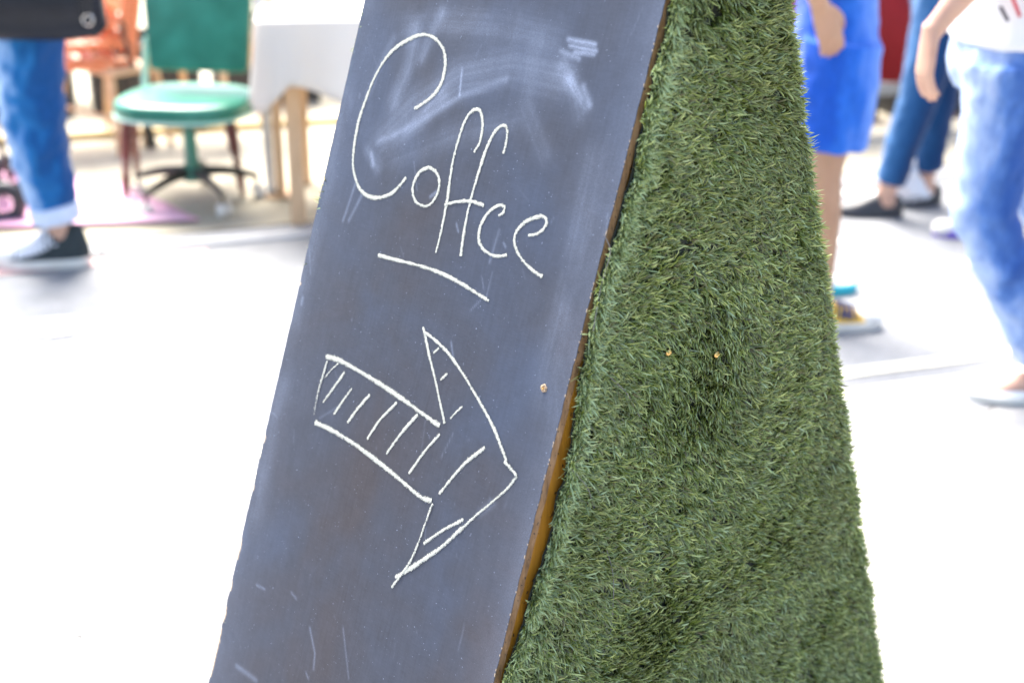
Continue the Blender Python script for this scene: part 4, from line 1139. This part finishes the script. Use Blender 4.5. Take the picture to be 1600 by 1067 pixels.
# bare pale chair frames standing beside them
pp = at(170, 225, FZ)
wooden_chair((pp.x + .03, pp.y + .02, FZ), .9, 'bare pale wooden chair in front of the orange slatted chairs', 'pale_wood', .35, .26, False, 3, .80)
pq = at(322, 215, FZ)
wooden_chair((pq.x, pq.y, FZ), -.2, 'pale wooden chair seen behind the gap under the green backrest', 'pale_wood', .44, .38, False, 3, .8)

# trestle table under a white cloth
def cloth_table():
    a = at(467, 342, FZ)
    r = empty('stall_table', (a.x + .38, a.y + .26, FZ), .10); tag(r, 'wooden-legged stall table under the white cloth at the left edge of the chalkboard', 'table')
    for sx in (1, -1):
        for sy in (1, -1):
            bm = bmesh.new(); rbox(bm, (.055, .055, .72), (.40 * sx, .28 * sy, .36), None, .004, 1); obj('leg', bm, M['pale_wood'], r)
    bm = bmesh.new(); rbox(bm, (.96, .68, .03), (0, 0, .735), None, .004, 1); obj('tabletop', bm, M['pale_wood'], r)
    # cloth, a skirt hanging unevenly
    bm = bmesh.new(); loop = []
    W, D = .50, .36; K = 200
    for i in range(K):
        t = i / K * 4; e = int(t); f = t - e
        c = [(-W, -D), (W, -D), (W, D), (-W, D)]; x = c[e][0] * (1 - f) + c[(e + 1) % 4][0] * f; y = c[e][1] * (1 - f) + c[(e + 1) % 4][1] * f
        nx, ny = [(0, -1), (1, 0), (0, 1), (-1, 0)][e]
        loop.append((x, y, nx, ny, t, f, e))
    rings = []
    for lv in range(9):
        v = lv / 8; row = []
        for x, y, nx, ny, t, f, e in loop:
            if e == 0: hang = .20 + .34 * f ** 1.3 + (.12 * max(0, 1 - f / .1))
            elif e == 1: hang = .54 - .2 * f
            elif e == 2: hang = .34
            else: hang = .34 - .02 * f
            fold = .022 * v * math.sin(t * 22 + 1.3 * math.sin(t * 7)) * (1 if e != 0 else .8)
            out = .012 + (.02 if e == 3 else .10 * min(1, f * 3) if e == 0 else .08) * v + fold * 1.5
            row.append(bm.verts.new((x + nx * out, y + ny * out, .757 - hang * v)))
        rings.append(row)
    for r0, r1 in zip(rings[:-1], rings[1:]):
        for i in range(K): bm.faces.new((r0[i], r0[(i + 1) % K], r1[(i + 1) % K], r1[i]))
    bm.faces.new(rings[0])
    cl = obj('tablecloth', bm, M['thin_white_cloth'])
    cl.location = r.location; cl.rotation_euler = r.rotation_euler
    m = cl.modifiers.new('thick', 'SOLIDIFY'); m.thickness = .002; m.offset = 1
    tag(cl, 'white tablecloth hanging to a low corner beside the chalkboard', 'tablecloth')
cloth_table()
pk = at(424, 303, FZ)
bm = bmesh.new(); cyl(bm, (0, 0, 0.012), (0, 0, 2.2), .019, .019, 16)
pole = empty('stall_pole', (pk.x, pk.y, FZ)); tag(pole, 'white upright pole left of the cloth-covered table', 'pole')
obj('post', bm, M['paint_white'], pole)
bm = bmesh.new(); cyl(bm, (0, 0, 0), (0, 0, .012), .06, .055, 20); obj('foot_plate', bm, M['paint_white'], pole)
pk = at(440, 306, FZ)
pole2 = empty('stall_pole', (pk.x, pk.y, FZ)); tag(pole2, 'bare wooden upright between the white pole and the table leg', 'pole')
bm = bmesh.new(); rbox(bm, (.034, .034, 2.1), (0, 0, 1.05), None, .003, 1); obj('post', bm, M['pale_wood'], pole2)
bm = bmesh.new(); rbox(bm, (.12, .12, .012), (0, 0, .006), None, .002, 1); obj('foot_plate', bm, M['pale_wood'], pole2)

# black crates along the back
def crate(c, yaw, label, hgt=.34):
    r = empty('plastic_crate', c, yaw); tag(r, label, 'crate', 'black crates in a row behind the chairs')
    w, d, t = .52, .38, .012
    for nm, s, l in (('side_wall', (w, t, hgt), (0, -d / 2, hgt / 2)), ('side_wall', (w, t, hgt), (0, d / 2, hgt / 2)), ('end_wall', (t, d - t, hgt), (-w / 2 + t / 2, 0, hgt / 2)), ('end_wall', (t, d - t, hgt), (w / 2 - t / 2, 0, hgt / 2)), ('base', (w - 2 * t, d - t, t), (0, 0, t / 2))):
        bm = bmesh.new(); rbox(bm, s, l, None, .002, 1); o = obj(nm, bm, M['black_plastic'], r)
        if nm == 'side_wall':
            for k in range(3): rb = bmesh.new(); rbox(rb, (w, .01, .018), (0, l[1] + math.copysign(.010, l[1]), .05 + (hgt - .07) * k / 2), None, .002, 1); obj('rib', rb, M['black_plastic'], o)
    return r
pb = at(0, 192, FZ)
for i, x in enumerate((-.62, -.04, .54, 1.12, 1.70)):
    crate((pb.x + x + .05, pb.y + .30 + x * .27, FZ), .27 + rnd.uniform(-.06, .06), ('leftmost black crate, at the frame edge behind the blue jeans', 'second black crate, behind the blue jeans', 'black crate under the orange slatted seats', 'black crate behind the green office chair', 'rightmost black crate, left of the white pole')[i], (.36, .4, .34, .4, .42)[i])
# ochre batten lying in front of the crates
bm = bmesh.new(); rbox(bm, (2.9, .05, .03), (0, 0, .015), None, .004, 1)
o = obj('wooden_batten', bm, M['ochre']); pbb = at(190, 214, FZ); o.location = (pbb.x, pbb.y, FZ); o.rotation_euler = (0, 0, .26)
tag(o, 'long ochre wooden batten on the ground in front of the black crates', 'batten')

# pink rug at the kerb
bm = bmesh.new(); c = [at(-260, 372, FZ), at(312, 350, FZ), at(190, 292, FZ), at(-260, 236, FZ)]; G = 26; grid = []
for i in range(G + 1):
    row = []
    for j in range(G + 1):
        u, v = i / G, j / G
        q = (c[0] * (1 - u) + c[1] * u) * (1 - v) + (c[3] * (1 - u) + c[2] * u) * v
        row.append(bm.verts.new((q.x, q.y, FZ + .006 + .007 * (1 + mnoise.noise(Vector((q.x * 4, q.y * 6, 0)))))))
    grid.append(row)
for i in range(G):
    for j in range(G): bm.faces.new((grid[i][j], grid[i + 1][j], grid[i + 1][j + 1], grid[i][j + 1]))
rug = obj('rug', bm, M['pink_rug']); m = rug.modifiers.new('t', 'SOLIDIFY'); m.thickness = .006; m.offset = -1
tag(rug, 'faded pink rug laid on the ground left of the green office chair', 'rug')

# black wheel of a pushchair at the left edge of the picture
pwl = at(2, 368, ROAD_Z)
wr_ = empty('pushchair', (pwl.x - .02, pwl.y + .12, ROAD_Z + .0), .25); tag(wr_, 'pushchair cut off by the left frame edge, its black wheel behind the canvas shoe', 'pushchair')
def wheel(x, y, rr=.085):
    bm = bmesh.new(); tube(bm, [(x + math.cos(a) * (rr - .026), y, rr + math.sin(a) * (rr - .026), .026) for a in [2 * math.pi * q / 28 for q in range(29)]], 10, 1)
    w_ = obj('wheel', bm, M['black_plastic'], wr_)
    bm = bmesh.new(); cyl(bm, (x, y - .014, rr), (x, y + .014, rr), .024, .024, 16)
    for a in range(5): cyl(bm, (x, y, rr), (x + math.cos(a * 1.257) * (rr - .03), y, rr + math.sin(a * 1.257) * (rr - .03)), .005, .005, 6)
    obj('hub', bm, M['pink_rug'], w_)
for x, y in ((0, 0), (-.62, 0), (0, .42), (-.62, .42)): wheel(x, y)
for y in (0.035, .385):
    bm = bmesh.new(); tube(bm, [(0, y, .085, .012), (-.06, y, .30, .012), (-.30, y, .52, .012), (-.62, y, .95, .012), (-.72, y, 1.02, .012)], 8, 4)
    tube(bm, [(-.62, y, .085, .012), (-.50, y, .3, .012), (-.28, y, .5, .012), (-.06, y, .66, .012)], 8, 4); obj('frame', bm, M['dark_metal'], wr_)
bm = bmesh.new(); cyl(bm, (0, 0, .085), (0, .42, .085), .007); cyl(bm, (-.62, 0, .085), (-.62, .42, .085), .007); cyl(bm, (-.72, .03, 1.02), (-.72, .39, 1.02), .016); obj('axle', bm, M['dark_metal'], wr_)
bm = bmesh.new(); rbox(bm, (.34, .30, .05), (-.25, .21, .42), (0, .1, 0), .02, 3); rbox(bm, (.06, .30, .46), (-.46, .21, .64), (0, -.35, 0), .025, 3); obj('seat', bm, M['black_canvas'], wr_)

# red-draped stall on the right, grey shelf below it
ps = at(1376, 196, FZ)
rs_ = empty('market_stall', (ps.x + .25, ps.y + .30, FZ), .27); tag(rs_, 'market stall with a dark red cloth front behind the people at the right', 'stall')
bm = bmesh.new(); K = 90; pr = None
for i in range(K + 1):
    x = -.95 + 1.9 * i / K; y = -.30 + .016 * math.sin(x * 46 + 2 * math.sin(x * 9))
    a, b = bm.verts.new((x, y, .22)), bm.verts.new((x, -.295, .86))
    if pr: bm.faces.new((pr[0], a, b, pr[1]))
    pr = (a, b)
cl = obj('cloth_front', bm, M['red_cloth'], rs_); m = cl.modifiers.new('t', 'SOLIDIFY'); m.thickness = .004
bm = bmesh.new(); rbox(bm, (1.9, .62, .03), (0, .02, .875), None, .004, 1); obj('tabletop', bm, M['red_cloth'], rs_)
bm = bmesh.new(); rbox(bm, (1.92, .05, .055), (0, -.27, .185), None, .004, 1); obj('lower_rail', bm, M['stall_grey'], rs_)
for sx in (1, -1):
    for y in (-.24, .26):
        bm = bmesh.new(); rbox(bm, (.05, .05, .86), (.88 * sx, y, .43), None, .003, 1); obj('leg', bm, M['stall_grey'], rs_)
for k, x in enumerate((-.55, .05, .62)):
    crate((ps.x + .25 + x * .964, ps.y + .42 + x * .267, FZ), .27, ('left', 'middle', 'right')[k] + ' black crate stored under the red-draped stall', .16)

# white carrier bag between the dark jeans
pg = at(1418, 322, ROAD_Z)
bm = bmesh.new()
ball(bm, (0, 0, .062), (.075, .05, .062), 22); ball(bm, (-.015, 0, .125), (.052, .042, .055), 18); ball(bm, (.045, .01, .045), (.055, .045, .045), 18)
bg_ = fused('carrier_bag', bm, .006, M['white_bag'], None, 2, lambda co: .010 * mnoise.noise(co * 26) + .006 * mnoise.noise(co * 60))
bg_.location = (pg.x, pg.y + .02, ROAD_Z + .002); tag(bg_, 'crumpled white plastic carrier bag on the road behind the black shoes', 'carrier bag')
for sg in (1, -1):
    bm = bmesh.new(); tube(bm, [(-.04, .012 * sg, .15, .004, .010), (-.03, .018 * sg, .20, .003, .009), (.0, .02 * sg, .215, .003, .009), (.015, .016 * sg, .17, .004, .010)], 8, 4); obj('handle', bm, M['pink_rug'] if sg > 0 else M['white_bag'], bg_)

# scraps of litter
def paper(px, py, w, d, z, label, seed):
    q = at(px, py, z); bm = bmesh.new(); G = 8; g_ = []
    for i in range(G + 1):
        g_.append([bm.verts.new(((i / G - .5) * w * (1 + .1 * mnoise.noise(Vector((j * .7, seed, 0)))), (j / G - .5) * d, .002 + .006 * abs(mnoise.noise(Vector((i * .45 + seed, j * .45, 0)))))) for j in range(G + 1)])
    for i in range(G):
        for j in range(G): bm.faces.new((g_[i][j], g_[i + 1][j], g_[i + 1][j + 1], g_[i][j + 1]))
    o = obj('paper_scrap', bm, M['white_cloth']); o.location = (q.x, q.y, z + .002); o.rotation_euler = (0, 0, seed)
    m = o.modifiers.new('t', 'SOLIDIFY'); m.thickness = .001
    tag(o, label, 'litter', 'scraps of white paper on the road')
paper(38, 523, .11, .06, ROAD_Z, 'white paper scrap on the road nearest the left frame edge', .2)
paper(92, 522, .08, .045, ROAD_Z, 'white paper scrap just right of the leftmost scrap', .5)
paper(190, 535, .13, .05, ROAD_Z, 'long white paper scrap right of the other two scraps', 2.6)
paper(130, 610, .10, .04, ROAD_Z, 'white paper scrap closest to the yellow lines', .1)
paper(1345, 304, .14, .10, ROAD_Z, 'large white paper scrap left of the flat black shoes', .4)
